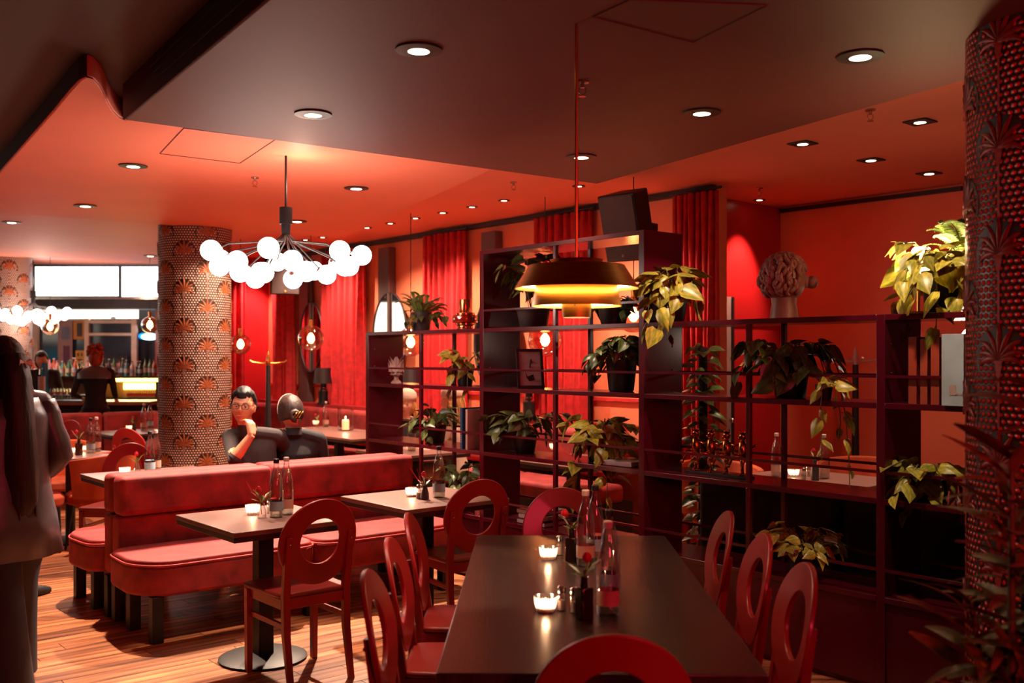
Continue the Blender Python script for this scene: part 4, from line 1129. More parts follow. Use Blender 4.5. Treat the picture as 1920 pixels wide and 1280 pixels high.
c_ = ad(272, 668, 9.9); chair(c_.x, c_.y, R(-20), 'dark red oval back chair half hidden by the left edge of the pillar')
c_ = ad(97, 668, 10.6); chair(c_.x, c_.y, R(160), 'dark oval back chair behind the rust tub chair at the left')
c_ = ad(150, 668, 13.3); chair(c_.x, c_.y, R(175), 'distant red oval back chair in front of the bar')
# far banquette in front of the bar
fb0 = at(78, 776, .93); fb1 = at(300, 770, .93)
o = thing('far_banquette', 'long dark red banquette back in front of the bar at the left', 'bench', ((fb0 + fb1) / 2 * 1).to_2d().to_3d(), math.atan2(fb1.y - fb0.y, fb1.x - fb0.x))
Lf = (fb1 - fb0).length
for s in (-1, 1):
    MB().box((s * Lf / 4, 0, .60), (Lf / 2 - .01, .16, .66)).build('backrest', M['velvet'], o, bevel=.04, seg=4)
    MB().box((s * Lf / 4, -.30, .36), (Lf / 2 - .01, .5, .18)).build('seat', M['velvet'], o, bevel=.04, seg=4)
    MB().box((s * Lf / 4, -.1, .13), (Lf / 2 - .1, .3, .26)).build('plinth', M['blackmetal'], o)

# ================================================================ the bar
YB = 13.6
cc = ad(170, 668, YB)
M['woodc'] = mat('worn_counter_wood', (176, 124, 104), .35, var=.15, stretch=(1, 6, 1))
x0 = ad(40, 668, YB).x; x1 = ad(284, 668, YB).x
o = thing('bar_counter', 'bar counter with a pale wood edge in front of the lit back bar', 'bar', ((x0 + x1) / 2, YB + .3, 0))
MB().box((0, 0, .96), (x1 - x0, .66, .05)).build('counter_top', M['woodc'], o, bevel=.006)
MB().box((0, .04, .47), (x1 - x0 - .06, .5, .94)).build('front_panel', M['dark'], o)
YK = 15.6
x0k, x1k = ad(60, 668, YK).x, ad(306, 668, YK).x
o = thing('back_bar', 'back bar shelf with yellow strip lights and rows of bottles', 'shelf', ((x0k + x1k) / 2, YK, 0))
wk = x1k - x0k
M['strip'] = glow('yellow_led', (255, 214, 90), 9)
for z in (.95, 1.28): MB().box((0, 0, z), (wk, .34, .03)).build('shelf_board', M['tabledge'], o)
for s in (-.48, 0, .48): MB().box((s * wk, 0, .62), (.04, .33, 1.28)).build('upright', M['dark'], o)
MB().box((wk * .27, -.16, 1.235), (wk * .44, .02, .05)).build('light_strip', M['strip'], o)
MB().box((wk * .33, .1, 1.13), (wk * .30, .02, .10)).build('light_strip', M['strip'], o)
MB().box((wk * .40, -.16, .915), (wk * .18, .02, .03)).build('light_strip', M['strip'], o)
MB().box((0, .16, 1.12), (wk, .02, .36)).build('back_panel', M['woodc'], o)
lamp('AREA', 'bar_strip_light', ((x0k + x1k) / 2 + wk * .25, YK - .3, 1.25), 16, (1, .78, .3), 1.2, target=((x0k + x1k) / 2 + wk * .25, YK - 1.4, .9))
bcols = [(196, 90, 60), (60, 110, 70), (210, 190, 180), (60, 130, 140), (150, 60, 40), (190, 150, 70), (40, 50, 60), (200, 120, 130)]
bm_ = [mat('spirit_bottle_%d' % i, c, .15, spec=.7) for i, c in enumerate(bcols)]
rg = random.Random(12)
ORD = ['first', 'second', 'third', 'fourth', 'fifth', 'sixth', 'seventh', 'eighth', 'ninth', 'tenth', 'eleventh', 'twelfth', 'thirteenth', 'fourteenth', 'fifteenth', 'sixteenth', 'seventeenth', 'eighteenth', 'nineteenth', 'twentieth', 'twenty-first', 'twenty-second', 'twenty-third', 'twenty-fourth', 'twenty-fifth', 'twenty-sixth']
def spirit(loc, i, label, group, s=1.0):
    r_ = .035 * s; h_ = .27 * s * rg.uniform(.85, 1.1)
    o = thing('spirit_bottle', label, 'bottle', loc, 0, group)
    MB().lathe([(r_, 0), (r_, h_ * .6), (r_ * .4, h_ * .78), (r_ * .35, h_ * .95)], 12).build('body', bm_[i % 8], o, smooth=50)
    MB().cyl((0, 0, h_ * .95), r_ * .42, h_ * .06, 10).build('cap', M['capk'] if i % 3 else M['cap'], o)
    MB().lathe([(r_ * 1.02, h_ * .2), (r_ * 1.02, h_ * .45)], 12, capb=False, capt=False).build('label_band', M['paper'] if i % 2 else M['labb'], o)
    return o
for k in range(26):
    x = x0k + .12 + (wk - .24) * k / 25
    spirit((x, YK + rg.uniform(-.06, .06), 1.295), rg.randrange(8), ORD[k] + ' spirit bottle from the left on top of the lit back bar', 'spirit bottles on the back bar')
# drinking glasses with red drinks on the counter
M['drink'] = mat('orange_red_drink', (230, 74, 44), .2, spec=.7)
for k, x in enumerate((98, 104, 110, 116, 121, 127, 132)):
    p = ad(x, 668, YB + .12 + .1 * (k % 2)); o = thing('cocktail_glass', ORD[k] + ' glass of red drink from the left on the bar counter', 'glass', (p.x, p.y, .985), 0, 'red drinks on the bar')
    MB().lathe([(.03, 0), (.004, .006), (.004, .07), (.03, .09), (.036, .13), (.03, .17)], 14, capt=False).build('glass_body', M['glass'], o)
    MB().lathe([(.01, .078), (.028, .092), (.033, .125)], 14).build('drink', M['drink'], o)
for k in range(14):
    p = ad(240 + k * 4.2, 668, YK - .04); o = thing('tumbler', ORD[k] + ' glass from the left in the lit row under the yellow strip', 'glass', (p.x, p.y, .966), 0, 'lit glasses in the back bar')
    MB().lathe([(.022, 0), (.026, .11)], 12, capt=False).build('glass_body', M['glass'], o); MB().lathe([(.02, .005), (.022, .06)], 12).build('drink', M['drink'], o)
# stacked cups and blue mat
p = ad(78, 668, YB + .15); o = thing('paper_cups', 'tall stack of white cups at the left end of the bar', 'cups', (p.x, p.y, .985))
for k in range(6): MB().lathe([(.038, k * .05), (.046, k * .05 + .08), (.05, k * .05 + .085)], 18).build('cup', M['cer'], o)
p = ad(115, 668, YB + .1); tag(MB().box((0, 0, .006), (.75, .28, .012)).build('bar_mat', mat('blue_bar_mat', (20, 120, 160), .5), bevel=.003, loc=(p.x + .1, p.y, .985)), 'blue bar mat under the red drinks', 'mat')
p = ad(84, 668, YB + .5); o = thing('beer_tap', 'blue beer tap column on the left part of the bar', 'tap', (p.x, p.y + .0, .985))
MB().cyl((0, 0, 0), .05, .52, 16).build('column', mat('blue_enamel', (24, 110, 160), .3), o); MB().tube([(0, -.04, .45), (0, -.14, .43), (0, -.15, .36)], .012, 8).build('spout', M['steel'], o); MB().ball((0, 0, .55), .04, 12, 8).build('knob', M['cer'], o)
# glass racks above the left counter
o = thing('bottle_rack', 'dark rack of bottles standing behind the left counter', 'shelf', (ad(120, 668, 14.7).x, 14.7, 0))
MB().box((0, 0, 1.30), (1.0, .3, .03)).box((0, 0, 1.02), (1.0, .3, .03)).box((-.5, 0, .66), (.04, .3, 1.3)).box((.5, 0, .66), (.04, .3, 1.3)).build('rack_frame', M['dark'], o)
for k in range(11):
    spirit((ad(120, 668, 14.7).x - .45 + .09 * k, 14.7, 1.315), rg.randrange(8), ORD[k] + ' bottle from the left in the dark rack behind the counter', 'bottles in the left rack', .8)

# back of the bar: shop windows, light boxes, doors
YW = 17.4
def bx(px0, px1, py0, py1, Y, th, name, m, parent=None, **k):
    a = ad(px0, py0, Y); b = ad(px1, py1, Y)
    o = MB().box(((a.x + b.x) / 2, Y + th / 2, (a.z + b.z) / 2), (b.x - a.x, th, a.z - b.z)).build(name, m, parent, **k)
    return o
M['lbox'] = glow('light_box', (240, 250, 255), 4.5); M['lboxw'] = glow('lit_header', (255, 236, 210), 2.2)
M['frameW'] = mat('cream_door_frame', (236, 206, 180), .4); M['nightglass'] = mat('night_window', (44, 50, 66), .12, spec=.8)
struct('wall_bar', MB().box((-7.5, YW + .5, 1.6), (12, .1, 3.4)), M['dark'])
wn = bx(-60, 62, 480, 800, YW + .3, .05, 'wall_bar_left', M['dark']); wn['kind'] = 'structure'
# light box rows
o = thing('light_box', 'row of bright white light boxes above the bar', 'sign', (0, 0, 0))
for i, (a, b, c, d) in enumerate([(66, 222, 500, 517), (66, 222, 518, 534), (66, 222, 535, 554), (227, 320, 500, 520), (227, 320, 521, 537), (227, 320, 538, 557)]):
    bx(a, b, c, d, YW - .3, .05, 'light_panel', M['lbox'], o)
bx(60, 322, 556, 561, YW - .32, .1, 'lower_rail', M['steel'], o); bx(222, 227, 500, 558, YW - .33, .1, 'mullion', M['dark'], o)
hb = bx(60, 322, 561, 579, YW - .35, .3, 'trim_5', M['dark']); hb['kind'] = 'structure'
lamp('AREA', 'light_box_spill', (ad(180, 668, YW - .5).x, YW - .6, 2.7), 18, (.9, .95, 1), 2.2, target=(ad(180, 668, 13).x, 13, 0))
# door front
o = thing('shop_front', 'cream framed glass shop front with sliding doors behind the bar', 'door', (0, 0, 0))
bx(68, 256, 579, 597, YW, .1, 'lit_header', M['lboxw'], o)
for a, b in ((62, 70), (158, 166), (246, 256)): bx(a, b, 597, 838, YW, .08, 'frame_upright', M['frameW'], o)
bx(166, 246, 600, 606, YW, .08, 'frame_rail', M['frameW'], o); bx(166, 246, 624, 629, YW, .07, 'frame_rail', M['frameW'], o)
bx(208, 216, 594, 597, YW - .02, .02, 'door_sensor', M['dark'], o)
for a, b in ((70, 158), (166, 246)): bx(a, b, 597, 838, YW + .1, .02, 'glass_pane', M['nightglass'], o)
# things in the window: posters and blue sign, lit
def poster(px0, px1, py0, py1, col, label, em=None, marks=()):
    a = ad(px0, py1, YW + .02); o = thing('poster', label, 'poster', (ad((px0 + px1) / 2, 0, YW).x, YW + .02, a.z))
    wd = (px1 - px0) * YW / K; hh = (py1 - py0) * YW / K
    MB().box((0, 0, hh / 2), (wd, .02, hh)).build('sheet', mat('poster_%d_%d' % (px0, col[0]), col, .5), o)
    for i, (x, z, sx, sz, c2) in enumerate(marks):
        MB().box((x * wd, -.012, z * hh), (sx * wd, .004, sz * hh)).build('print', mat('print_%d_%d' % (px0, i), c2, .5), o)
    return o
poster(108, 135, 600, 720, (170, 130, 124), 'pale pinkish poster wall with a purple figure left of the door', marks=((.1, .45, .45, .3, (110, 50, 80)), (.05, .8, .6, .2, (120, 120, 140))))
poster(137, 157, 600, 636, (206, 132, 40), 'orange poster at the upper left of the door', marks=((.1, .5, .5, .7, (60, 40, 40)),))
poster(141, 158, 657, 682, (214, 150, 40), 'yellow poster with small dark letters left of the door', marks=((-.2, .7, .15, .25, (60, 40, 30)), (.2, .7, .15, .25, (60, 40, 30)), (0, .3, .6, .1, (60, 40, 30))))
o = thing('neon_sign', 'glowing blue white sign in the night window beside the pillar', 'sign', ad(281, 631, YW - .02))
MB().ball((0, 0, 0), .14, 20, 10, sc_=(1.1, .12, .42)).build('sign_face', glow('blue_white_sign', (190, 240, 255), 5), o)
MB().ball((-.12, .02, .01), .08, 16, 8, sc_=(1.1, .2, .7)).build('blue_glow_face', glow('blue_sign', (20, 130, 220), 2.5), o)
rw = bx(291, 297, 570, 790, YW - .1, .2, 'trim_6', M['chair']); rw['kind'] = 'structure'
for k in range(12):
    p = ad(201 + 3.8 * k, 668, YW + .0); o = thing('wine_bottle', ORD[k] + ' wine bottle from the left on the high window ledge', 'bottle', (p.x, YW - .12, H + .0 - .25), 0, 'wine bottles on the window ledge')
    MB().lathe([(.03, 0), (.03, .18), (.012, .23), (.012, .3)], 10).build('body', M['dark'], o); MB().lathe([(.031, .05), (.031, .13)], 10, capb=False, capt=False).build('label_band', M['lab'], o)
a = ad(222, 697, YW - .12); tag(MB().box((a.x, a.y, H - .265), (.5 * 1.0, .12, .03)).build('window_ledge', M['woodc']), kind='structure')

# ================================================================ window side: tables, lamps, coat stands
def wbench(t0, t1, label):
    p = wp((t0 + t1) / 2, 0); o = thing('wall_banquette', label, 'bench', (p.x, p.y, 0), PH); L_ = t1 - t0
    n = max(1, round(L_ / 1.2))
    for k in range(n):
        y = -L_ / 2 + L_ * (k + .5) / n
        MB().box((-.30, y, .73), (.16, L_ / n - .008, .42)).build('backrest', M['velvet'], o, bevel=.05, seg=4)
        MB().box((-.58, y, .40), (.52, L_ / n - .008, .16)).build('seat', M['velvet'], o, bevel=.04, seg=4)
    MB().box((-.5, 0, .16), (.6, L_ - .04, .32)).build('plinth', M['blackmetal'], o)
    MB().box((-.16, 0, .96), (.2, L_, .04)).build('ledge', M['chair'], o)
wbench(.7, 4.6, 'rose velvet wall banquette seen through the shelf'); wbench(4.75, 8.0, 'rose velvet wall banquette beside the oval mirrors')
def table_lamp(px, d, z0, label, shade_h=.2, r=.13):
    t = wt(px, d); p = wp(t, d); o = thing('table_lamp', label, 'lamp', (p.x, p.y, z0))
    MB().cyl((0, 0, 0), .075, .02, 22).build('base', M['blackmetal'], o)
    MB().cyl((0, 0, .02), .062, .15, 22).build('body', M['blackmetal'], o)
    for z in (.175, .205, .232): MB().cyl((0, 0, z), .058 - (z - .17) * .4, .016, 22).build('ring', M['steel'], o)
    MB().cyl((0, 0, .17), .035, .10, 16).build('neck', M['blackmetal'], o)
    MB().lathe([(r, .27), (r * .82, .27 + shade_h)], 30, capb=False, capt=False).build('lamp_shade', M['dark'], o, smooth=60)
table_lamp(606, .24, .98, 'black shaded table lamp below the blue oval mirror')
table_lamp(992, .24, .98, 'black ringed table lamp behind the shelf under the glass pendant')
table_lamp(770, .24, .98, 'black shaded table lamp behind the two blond women')
def coat_stand(px, Y, ztop, label, rz):
    p = ad(px, 668, Y); o = thing('coat_stand', label, 'coat stand', (p.x, p.y, 0), rz)
    MB().lathe([(.20, 0), (.20, .02), (.05, .04)], 28).build('foot', M['blackmetal'], o)
    MB().tube([(0, 0, .03), (0, 0, ztop - .16)], [.04, .024], 12).build('post', M['blackmetal'], o)
    MB().lathe([(.02, ztop - .17), (.028, ztop - .12), (.012, ztop - .03), (.002, ztop)], 14).build('finial', M['brass'] if px < 1000 else M['cer'], o)
    for k in range(4):
        a = R(90 * k + 10); c, s = math.cos(a), math.sin(a)
        MB().tube([(0, 0, ztop - .13), (c * .08, s * .08, ztop - .135), (c * .17, s * .17, ztop - .12), (c * .20, s * .20, ztop - .10)], [.012, .009, .008, .010], 8).build('hook', M['brass'] if px < 1000 else M['cer'], o)
coat_stand(503, 11.0, 1.66, 'black coat stand with brass hooks behind the seated couple', 0)
coat_stand(1604, 8.6, 1.69, 'black coat stand with pale hooks in the right alcove', R(-12))
# tables in the alcove
AT = [(ad(636, 668, 11.2), 1.9, .8, 'long table by the curtains with a hurricane candle'), (ad(775, 668, 9.0), .75, .75, 'table between the two blond women'),
      (ad(1075, 668, 8.2), .75, .8, 'alcove table with a single bottle seen through the shelf'), (ad(1530, 668, 6.95), .95, .8, 'lit brown table in the right alcove with bottles'),
      ]
for c, L_, W_, lab in AT:
    bistro(lab, c, PH + R(90), L=L_, W=W_)
def hurricane(px, py, label):
    p = at(px, py, .75); o = thing('hurricane_candle', label, 'candle', p)
    MB().lathe([(.09, 0), (.092, .27)], 28, capt=False).build('glass_cylinder', M['glass'], o); MB().cyl((0, 0, .002), .085, .012, 24).build('glass_base', M['glassw'], o)
    MB().lathe([(.04, .014), (.042, .11), (.036, .125)], 20).build('wax', mat('lit_wax', (255, 210, 170), .5, sub=.5, emit=(255, 170, 110), es=1.6), o)
    MB().lathe([(.001, .125), (.007, .135), (.001, .16)], 8).build('flame', M['flame'], o)
    lamp('POINT', 'candle_light', (p.x, p.y, .90), 2.5, (1, .6, .36), .01)
hurricane(648, 807, 'big glass hurricane candle on the long table by the curtains')
bottle(611, 800, 'bottle on the long table by the curtains', 0); candle(592, 796, 'small lit candle on the long table by the curtains', pw=.5)
flower_vase(594, 801, 'small green sprig vase on the long table by the curtains', 'round', body='glass', seed=10)
bottle(1059, 838, 'bottle on the alcove table seen through the middle bay', 0); candle(1038, 842, 'tealight on the alcove table seen through the middle bay', pw=.5)
bottle(772, 845, 'bottle on the table between the two blond women', 0)
bottle(1456, 893, 'left bottle on the right alcove table', 0); bottle(1545, 897, 'right bottle on the right alcove table', 0)
candle(1488, 893, 'lit tealight on the right alcove table', pw=.7); shaker(1507, 899, 'shaker on the right alcove table'); shaker(1515, 893, 'second shaker on the right alcove table, beside the vase')
flower_vase(1528, 900, 'dark vase with a white flower on the right alcove table', 'tall', body='pot', seed=12)
tub(1612, 7.75, R(150), 'rust velvet tub chair at the right alcove table, beside the coat stand')
tub(1350, 7.5, R(200), 'rust velvet tub chair behind the golden dancers')
lamp('SPOT', 'alcove_table_spot', (AT[3][0].x, AT[3][0].y + .1, ZC - .05), 90, WARM, .03, 46, .5, target=(AT[3][0].x, AT[3][0].y, 0))

# dark bench backs standing right behind the shelf, right bays
o = thing('shelf_banquette', 'dark velvet bench back standing right behind the right bays of the shelf', 'bench', rp(.02, .56, 0), PH)
M['velvetk'] = mat('near_black_velvet', (40, 20, 26), .7, sheen=.2)
for k in (-1, 0, 1):
    MB().box((0, k * 1.0, .47), (.14, .985, .78)).build('backrest', M['velvetk'], o, bevel=.045, seg=4)
    MB().box((.3, k * 1.0, .36), (.44, .985, .16)).build('seat', M['velvetk'], o, bevel=.04, seg=3)
MB().box((.15, 0, .14), (.5, 2.9, .28)).build('plinth', M['blackmetal'], o)
# street windows on the left side wall, which the oval mirrors reflect
for i, (y0, y1, z0, z1, m_) in enumerate([(10.5, 12.3, 1.9, 2.7, 'lboxw'), (13.0, 15.2, 1.9, 2.7, 'lboxw'), (13.0, 15.2, .9, 1.75, 'teal')]):
    if m_ == 'teal': M['teal'] = glow('teal_street_light', (40, 150, 170), 1.2)
    q_ = MB().box((-9.52, (y0 + y1) / 2, (z0 + z1) / 2), (.04, y1 - y0, z1 - z0)).build('window_%d' % (i + 1), M[m_]); q_['kind'] = 'structure'
# fill spot added to brighten the red back corner wall; no fitting there
g = C1 - U * .32 - V * .5
lamp('SPOT', 'corner_wall_fill', (g.x, g.y, ZC - .05), 260, (1, .5, .45), .03, 70, .8, target=(g.x + V.x * .5, g.y + V.y * .5, 1.6))
# speakers
def speaker(px, py, Y, label, rz, tilt, s=1.0):
    p = ad(px, py, Y); o = thing('loudspeaker', label, 'speaker', p, rz)
    q = MB().prism([(-.17, -.15), (.17, -.15), (.12, .16), (-.12, .16)], -.27, .27).build('cabinet', M['blackmetal'], o, bevel=.01); q.rotation_euler = (tilt, 0, 0)
    MB().box((0, -.155, 0), (.31, .012, .51)).build('grille', mat('speaker_grille', (92, 76, 74), .6, bump=.5, bscale=400), q, bevel=.004)
    MB().cyl((0, 0, 0), .012, .004, 12).build('badge', M['steel'], q, loc=(0, -.163, -.22)).rotation_euler = (R(90), 0, 0)
    MB().box((0, .28, .0), (.06, .26, .10)).build('bracket', M['blackmetal'], o)
    o.scale = (s, s, s); return o
speaker(1180, 422, 7.9, 'big black loudspeaker tilted down above the tall shelf bay', R(-38), R(16), .98)
speaker(533, 505, 12.6, 'black loudspeaker tilted down behind the globe chandelier', R(20), R(14), 1.1)
# lamp and globe at the far right between shelf and pillar
p = ad(1822, 632, 6.3); o = thing('wall_globe', 'round white glowing globe at the right edge beside the red lit pillar', 'lamp', p)
MB().ball((0, 0, 0), .062, 20, 14).build('glass_globe', glow('white_globe', (255, 240, 225), 8), o, smooth=180); MB().tube([(0, 0, -.06), (0, 0, -p.z)], .012, 8).cyl((0, 0, -p.z), .12, .02, 20).build('stand', M['blackmetal'], o)
lamp('POINT', 'wall_globe_glow', (p.x - .09, p.y - .05, p.z), 4, WARM, .05)
p = ad(1817, 575, 7.2); o = thing('shade_lamp', 'small black hanging lamp with a bright lower rim near the red lit pillar', 'lamp', p)
MB().lathe([(.055, -.03), (.035, .14)], 20, capb=False).build('lamp_shade', M['dark'], o); MB().lathe([(.054, -.03), (.052, .02)], 20, capb=True, capt=False).build('diffuser', glow('lamp_rim', (255, 224, 200), 7), o)
MB().tube([(0, 0, .14), (0, 0, ZC - p.z)], .003, 5).build('cord', M['blackmetal'], o)
# ================================================================ people
M['skin'] = mat('warm_skin', (206, 138, 104), .5, var=.06, nscale=12, sub=.08)
M['skinp'] = mat('pale_skin', (226, 168, 142), .5, var=.05, nscale=12, sub=.08)
M['charcoal'] = mat('charcoal_knit', (58, 52, 52), .85, bump=.2, bscale=260, var=.12)
M['blackcloth'] = mat('black_wool', (26, 22, 26), .8, bump=.2, bscale=220)
M['satin'] = mat('grey_satin', (92, 90, 98), .36, var=.1, bump=.5, bscale=9, sheen=.2)
M['trouser'] = mat('charcoal_trousers', (48, 45, 50), .7, bump=.4, bscale=7)
M['cream'] = mat('cream_knit', (226, 200, 180), .85, bump=.4, bscale=150)
M['hairk'] = mat('black_hair', (16, 12, 13), .6, var=.3, nscale=40, stretch=(1, 1, .1), bump=.3, bscale=90)
M['hairb'] = mat('dark_brown_hair', (58, 34, 28), .58, var=.4, nscale=30, stretch=(1, 1, .1), bump=.4, bscale=80)
M['hairy'] = mat('blond_hair', (226, 166, 96), .4, var=.3, nscale=30, stretch=(1, 1, .1), bump=.3, bscale=80)
M['hairr'] = mat('auburn_hair', (190, 70, 34), .5, var=.5, nscale=25, bump=.3, bscale=60)
M['eye'] = mat('eye_white', (230, 220, 214), .3); M['lip'] = mat('lips', (176, 80, 72), .45)

def head_mb(Mh, female=False):
    m = MB(); n, k = 40, 30; vs = []
    for j in range(k + 1):
        th = math.pi * j / k
        for i in range(n):
            a = 2 * math.pi * i / n
            x, y, z = math.sin(th) * math.cos(a), math.sin(th) * math.sin(a), -math.cos(th)
            X, Y, Z = x * .076, y * .094, z * .118
            if z < 0: f = 1 - .30 * (-z) ** 1.6; X *= f; Y = Y * (1 - .10 * (-z)) + (.012 * -z)
            if y > 0:
                Y -= .010 * math.exp(-((x) / .5) ** 2) * (y > .6)
                for sx in (-1, 1):
                    Y -= .010 * math.exp(-(((X - sx * .031) / .017) ** 2 + ((Z - .006) / .013) ** 2))
                Y += .026 * math.exp(-((X / .012) ** 2)) * math.exp(-(((Z + .026) / .016) ** 2)) + .014 * math.exp(-((X / .010) ** 2)) * math.exp(-(((Z + .004) / .02) ** 2))
                Y += .006 * math.exp(-((X / .05) ** 2)) * math.exp(-(((Z - .026) / .010) ** 2))
                Y += .009 * math.exp(-((X / .022) ** 2)) * math.exp(-(((Z + .060) / .012) ** 2))
                Y += .012 * math.exp(-((X / .028) ** 2)) * math.exp(-(((Z + .100) / .016) ** 2))
            vs.append((X, Y, Z))
    fs = [(j * n + i, j * n + (i + 1) % n, (j + 1) * n + (i + 1) % n, (j + 1) * n + i) for j in range(k) for i in range(n)]
    m.add(vs, fs, 0, Mh)
    for sx in (-1, 1):
        m.add([tuple(Mh @ (Vector((sx * .076, -.006, -.008)) + Vector(v))) for v in [(0, -.012, -.03), (sx * .014, -.016, -.02), (sx * .02, -.02, .02), (sx * .008, -.004, .03), (0, .012, .02), (0, .012, -.025), (0, -.02, .02)]],
              [(0, 1, 5), (1, 2, 3), (1, 3, 4), (1, 4, 5), (2, 6, 3), (0, 6, 2), (0, 2, 1), (3, 6, 4), (0, 5, 4), (0, 4, 6)])
    return m
def hand_mb(m, wrist, d, palm_n, s=1.0, curl=.6, side=1):
    """palm, four fingers and a thumb; d = direction of the hand, palm_n = palm normal"""
    d = Vector(d).normalized(); pn = Vector(palm_n); pn = (pn - d * pn.dot(d)).normalized(); x = d.cross(pn) * side; w_ = Vector(wrist)
    base = w_ + d * .085 * s
    for f in range(4):
        o_ = x * (f - 1.5) * .020 * s; m.tube([w_ + o_ * .5, base + o_], [.017 * s, .012 * s], 8)
        L = (.066, .076, .070, .054)[f] * s; p = base + o_; dd = d.copy()
        for q in range(3):
            a = curl * (.6 + .5 * q); dd = (d * math.cos(a) + pn * math.sin(a)).normalized(); p2 = p + dd * L * (.42, .32, .26)[q]
            m.tube([p, p2], [.0095 * s, .0085 * s], 7); p = p2
    tb = w_ + d * .025 * s - x * .02 * s; t1 = tb - x * .028 * s + d * .028 * s + pn * .012 * s; t2 = t1 + d * .034 * s + pn * .012 * s
    m.tube([tb, t1, t2], [.014 * s, .012 * s, .009 * s], 8)
def solidify(m, name, mats, parent, voxel, pick):
    me = m.mesh('tmp', mats[0], 0); o = bpy.data.objects.new('tmp', me); COL.objects.link(o)
    r = o.modifiers.new('r', 'REMESH'); r.mode = 'VOXEL'; r.voxel_size = voxel
    s = o.modifiers.new('s', 'SMOOTH'); s.factor = .5; s.iterations = 3
    dg = bpy.context.evaluated_depsgraph_get(); dg.update()
    nm_ = bpy.data.meshes.new_from_object(o.evaluated_get(dg)); nm_.name = name
    bpy.data.objects.remove(o); nm_.materials.clear()
    for x in mats: nm_.materials.append(x)
    for p in nm_.polygons: p.material_index = pick(p.center); p.use_smooth = True
    return put(name, nm_, parent)
def person(label, J, face, mats, pick, voxel=.009, hair=None, hairm='hairk', eyes=True, female=False, group=None):
    """J: joints in world space. face: (yaw, pitch, roll); yaw 0 looks along +Y."""
    o = thing('person', label, 'person', (J['pelvis'].x, J['pelvis'].y, 0), 0, group)
    off = Vector(o.location); T = lambda v: Vector(v) - off
    m = MB(); P = {k: (T(v) if isinstance(v, Vector) else v) for k, v in J.items()}
    wd = .9 if female else 1.0
    ax = (P['shL'] - P['shR']).normalized()
    ch = (P['shL'] + P['shR']) / 2 - Vector((0, 0, .10))
    # torso as stacked ellipses
    ring = []; nseg = 18
    neck = P['neck']; pel = P['pelvis']; hw = (P['shL'] - P['shR']).length / 2
    fw = Vector((-ax.y, ax.x, 0)); 
    lv = [(pel + Vector((0, 0, -.09)), .15 * wd, .105), (pel, .17 * wd, .12), (pel.lerp(ch, .45), .135 * wd, .10), (pel.lerp(ch, .8), .16 * wd, .115), (ch, hw * .93, .115), (ch + Vector((0, 0, .07)), hw * .96, .085), (ch + Vector((0, 0, .115)), hw * .55, .065), (neck, .055, .055)]
    vs = []
    for c, a, b in lv:
        for i in range(nseg):
            t = 2 * math.pi * i / nseg; vs.append(tuple(c + ax * math.cos(t) * a + fw * math.sin(t) * b))
    fs = [(j * nseg + i, j * nseg + (i + 1) % nseg, (j + 1) * nseg + (i + 1) % nseg, (j + 1) * nseg + i) for j in range(len(lv) - 1) for i in range(nseg)] + [tuple(range(nseg))[::-1], tuple((len(lv) - 1) * nseg + i for i in range(nseg))]
    m.add(vs, fs)
    hc = P['head']; m.tube([neck - Vector((0, 0, .05)), hc - Vector((0, 0, .05))], [.056 * wd, .050 * wd], 14)
    for s in 'LR':
        k_ = 1.0 if not female else .88
        m.tube([neck - Vector((0, 0, .015)), neck.lerp(P['sh' + s], .5) - Vector((0, 0, .005)), P['sh' + s] + Vector((0, 0, .004))], [.045, .052, .052], 12)
        m.tube([P['sh' + s], P['sh' + s].lerp(P['el' + s], .5), P['el' + s]], [.058 * k_, .050 * k_, .042 * k_], 12)
        m.ball(P['sh' + s], .058 * k_, 12, 8); m.ball(P['el' + s], .042 * k_, 12, 8)
        m.tube([P['el' + s], P['el' + s].lerp(P['wr' + s], .3), P['wr' + s]], [.041 * k_, .040 * k_, .026 * k_], 12)
        dv = P['wr' + s] - P['el' + s]
        hd_ = J.get('hand' + s, (dv, fw, .5)); hand_mb(m, P['wr' + s], hd_[0], hd_[1], 1.0 if not female else .9, hd_[2], 1 if s == 'R' else -1)
        hip = pel + ax * (.085 if s == 'L' else -.085)
        m.tube([hip, hip.lerp(P['kn' + s], .5), P['kn' + s]], [.088, .078, .056], 12); m.ball(P['kn' + s], .056, 12, 8)
        m.tube([P['kn' + s], P['kn' + s].lerp(P['an' + s], .35), P['an' + s]], [.054, .055, .036], 12)
        an = P['an' + s]; ft = J.get('toe', fw)
        m.tube([an - Vector((0, 0, .03)) - ft * .04, an + ft * .09 - Vector((0, 0, .045)), an + ft * .16 - Vector((0, 0, .055))], [.040, .038, .024], 10)
    yaw, pitch, roll = face
    Mh = Matrix.Translation(hc) @ Matrix.Rotation(yaw, 4, 'Z') @ Matrix.Rotation(pitch, 4, 'X') @ Matrix.Rotation(roll, 4, 'Y')
    hm = head_mb(Mh); m.add(hm.v, hm.f)
    inv = Mh.inverted()
    solidify(m, 'body', [M[x] for x in mats], o, voxel, lambda c: pick(c, inv @ c, P))
    if eyes:
        for sx in (-1, 1):
            e = MB().ball(tuple(Mh @ Vector((sx * .031, .0725, .005))), .0098, 12, 8).build('eye', M['eye'], o, smooth=180)
            MB().ball(tuple(Mh @ Vector((sx * .031, .0790, .005))), .0058, 8, 6).build('iris', M['hairk'], e, smooth=180)
            MB().ball(tuple(Mh @ Vector((sx * .031, .0722, .0115))), .0112, 12, 8).build('eyelid', M[mats[0]], o, smooth=180)
            MB().tube([Mh @ Vector((sx * (.014 + .012 * q), .090 - .004 * q, .026 + .003 * math.sin(q))) for q in range(4)], .0022, 6).build('eyebrow', M[hairm], o)
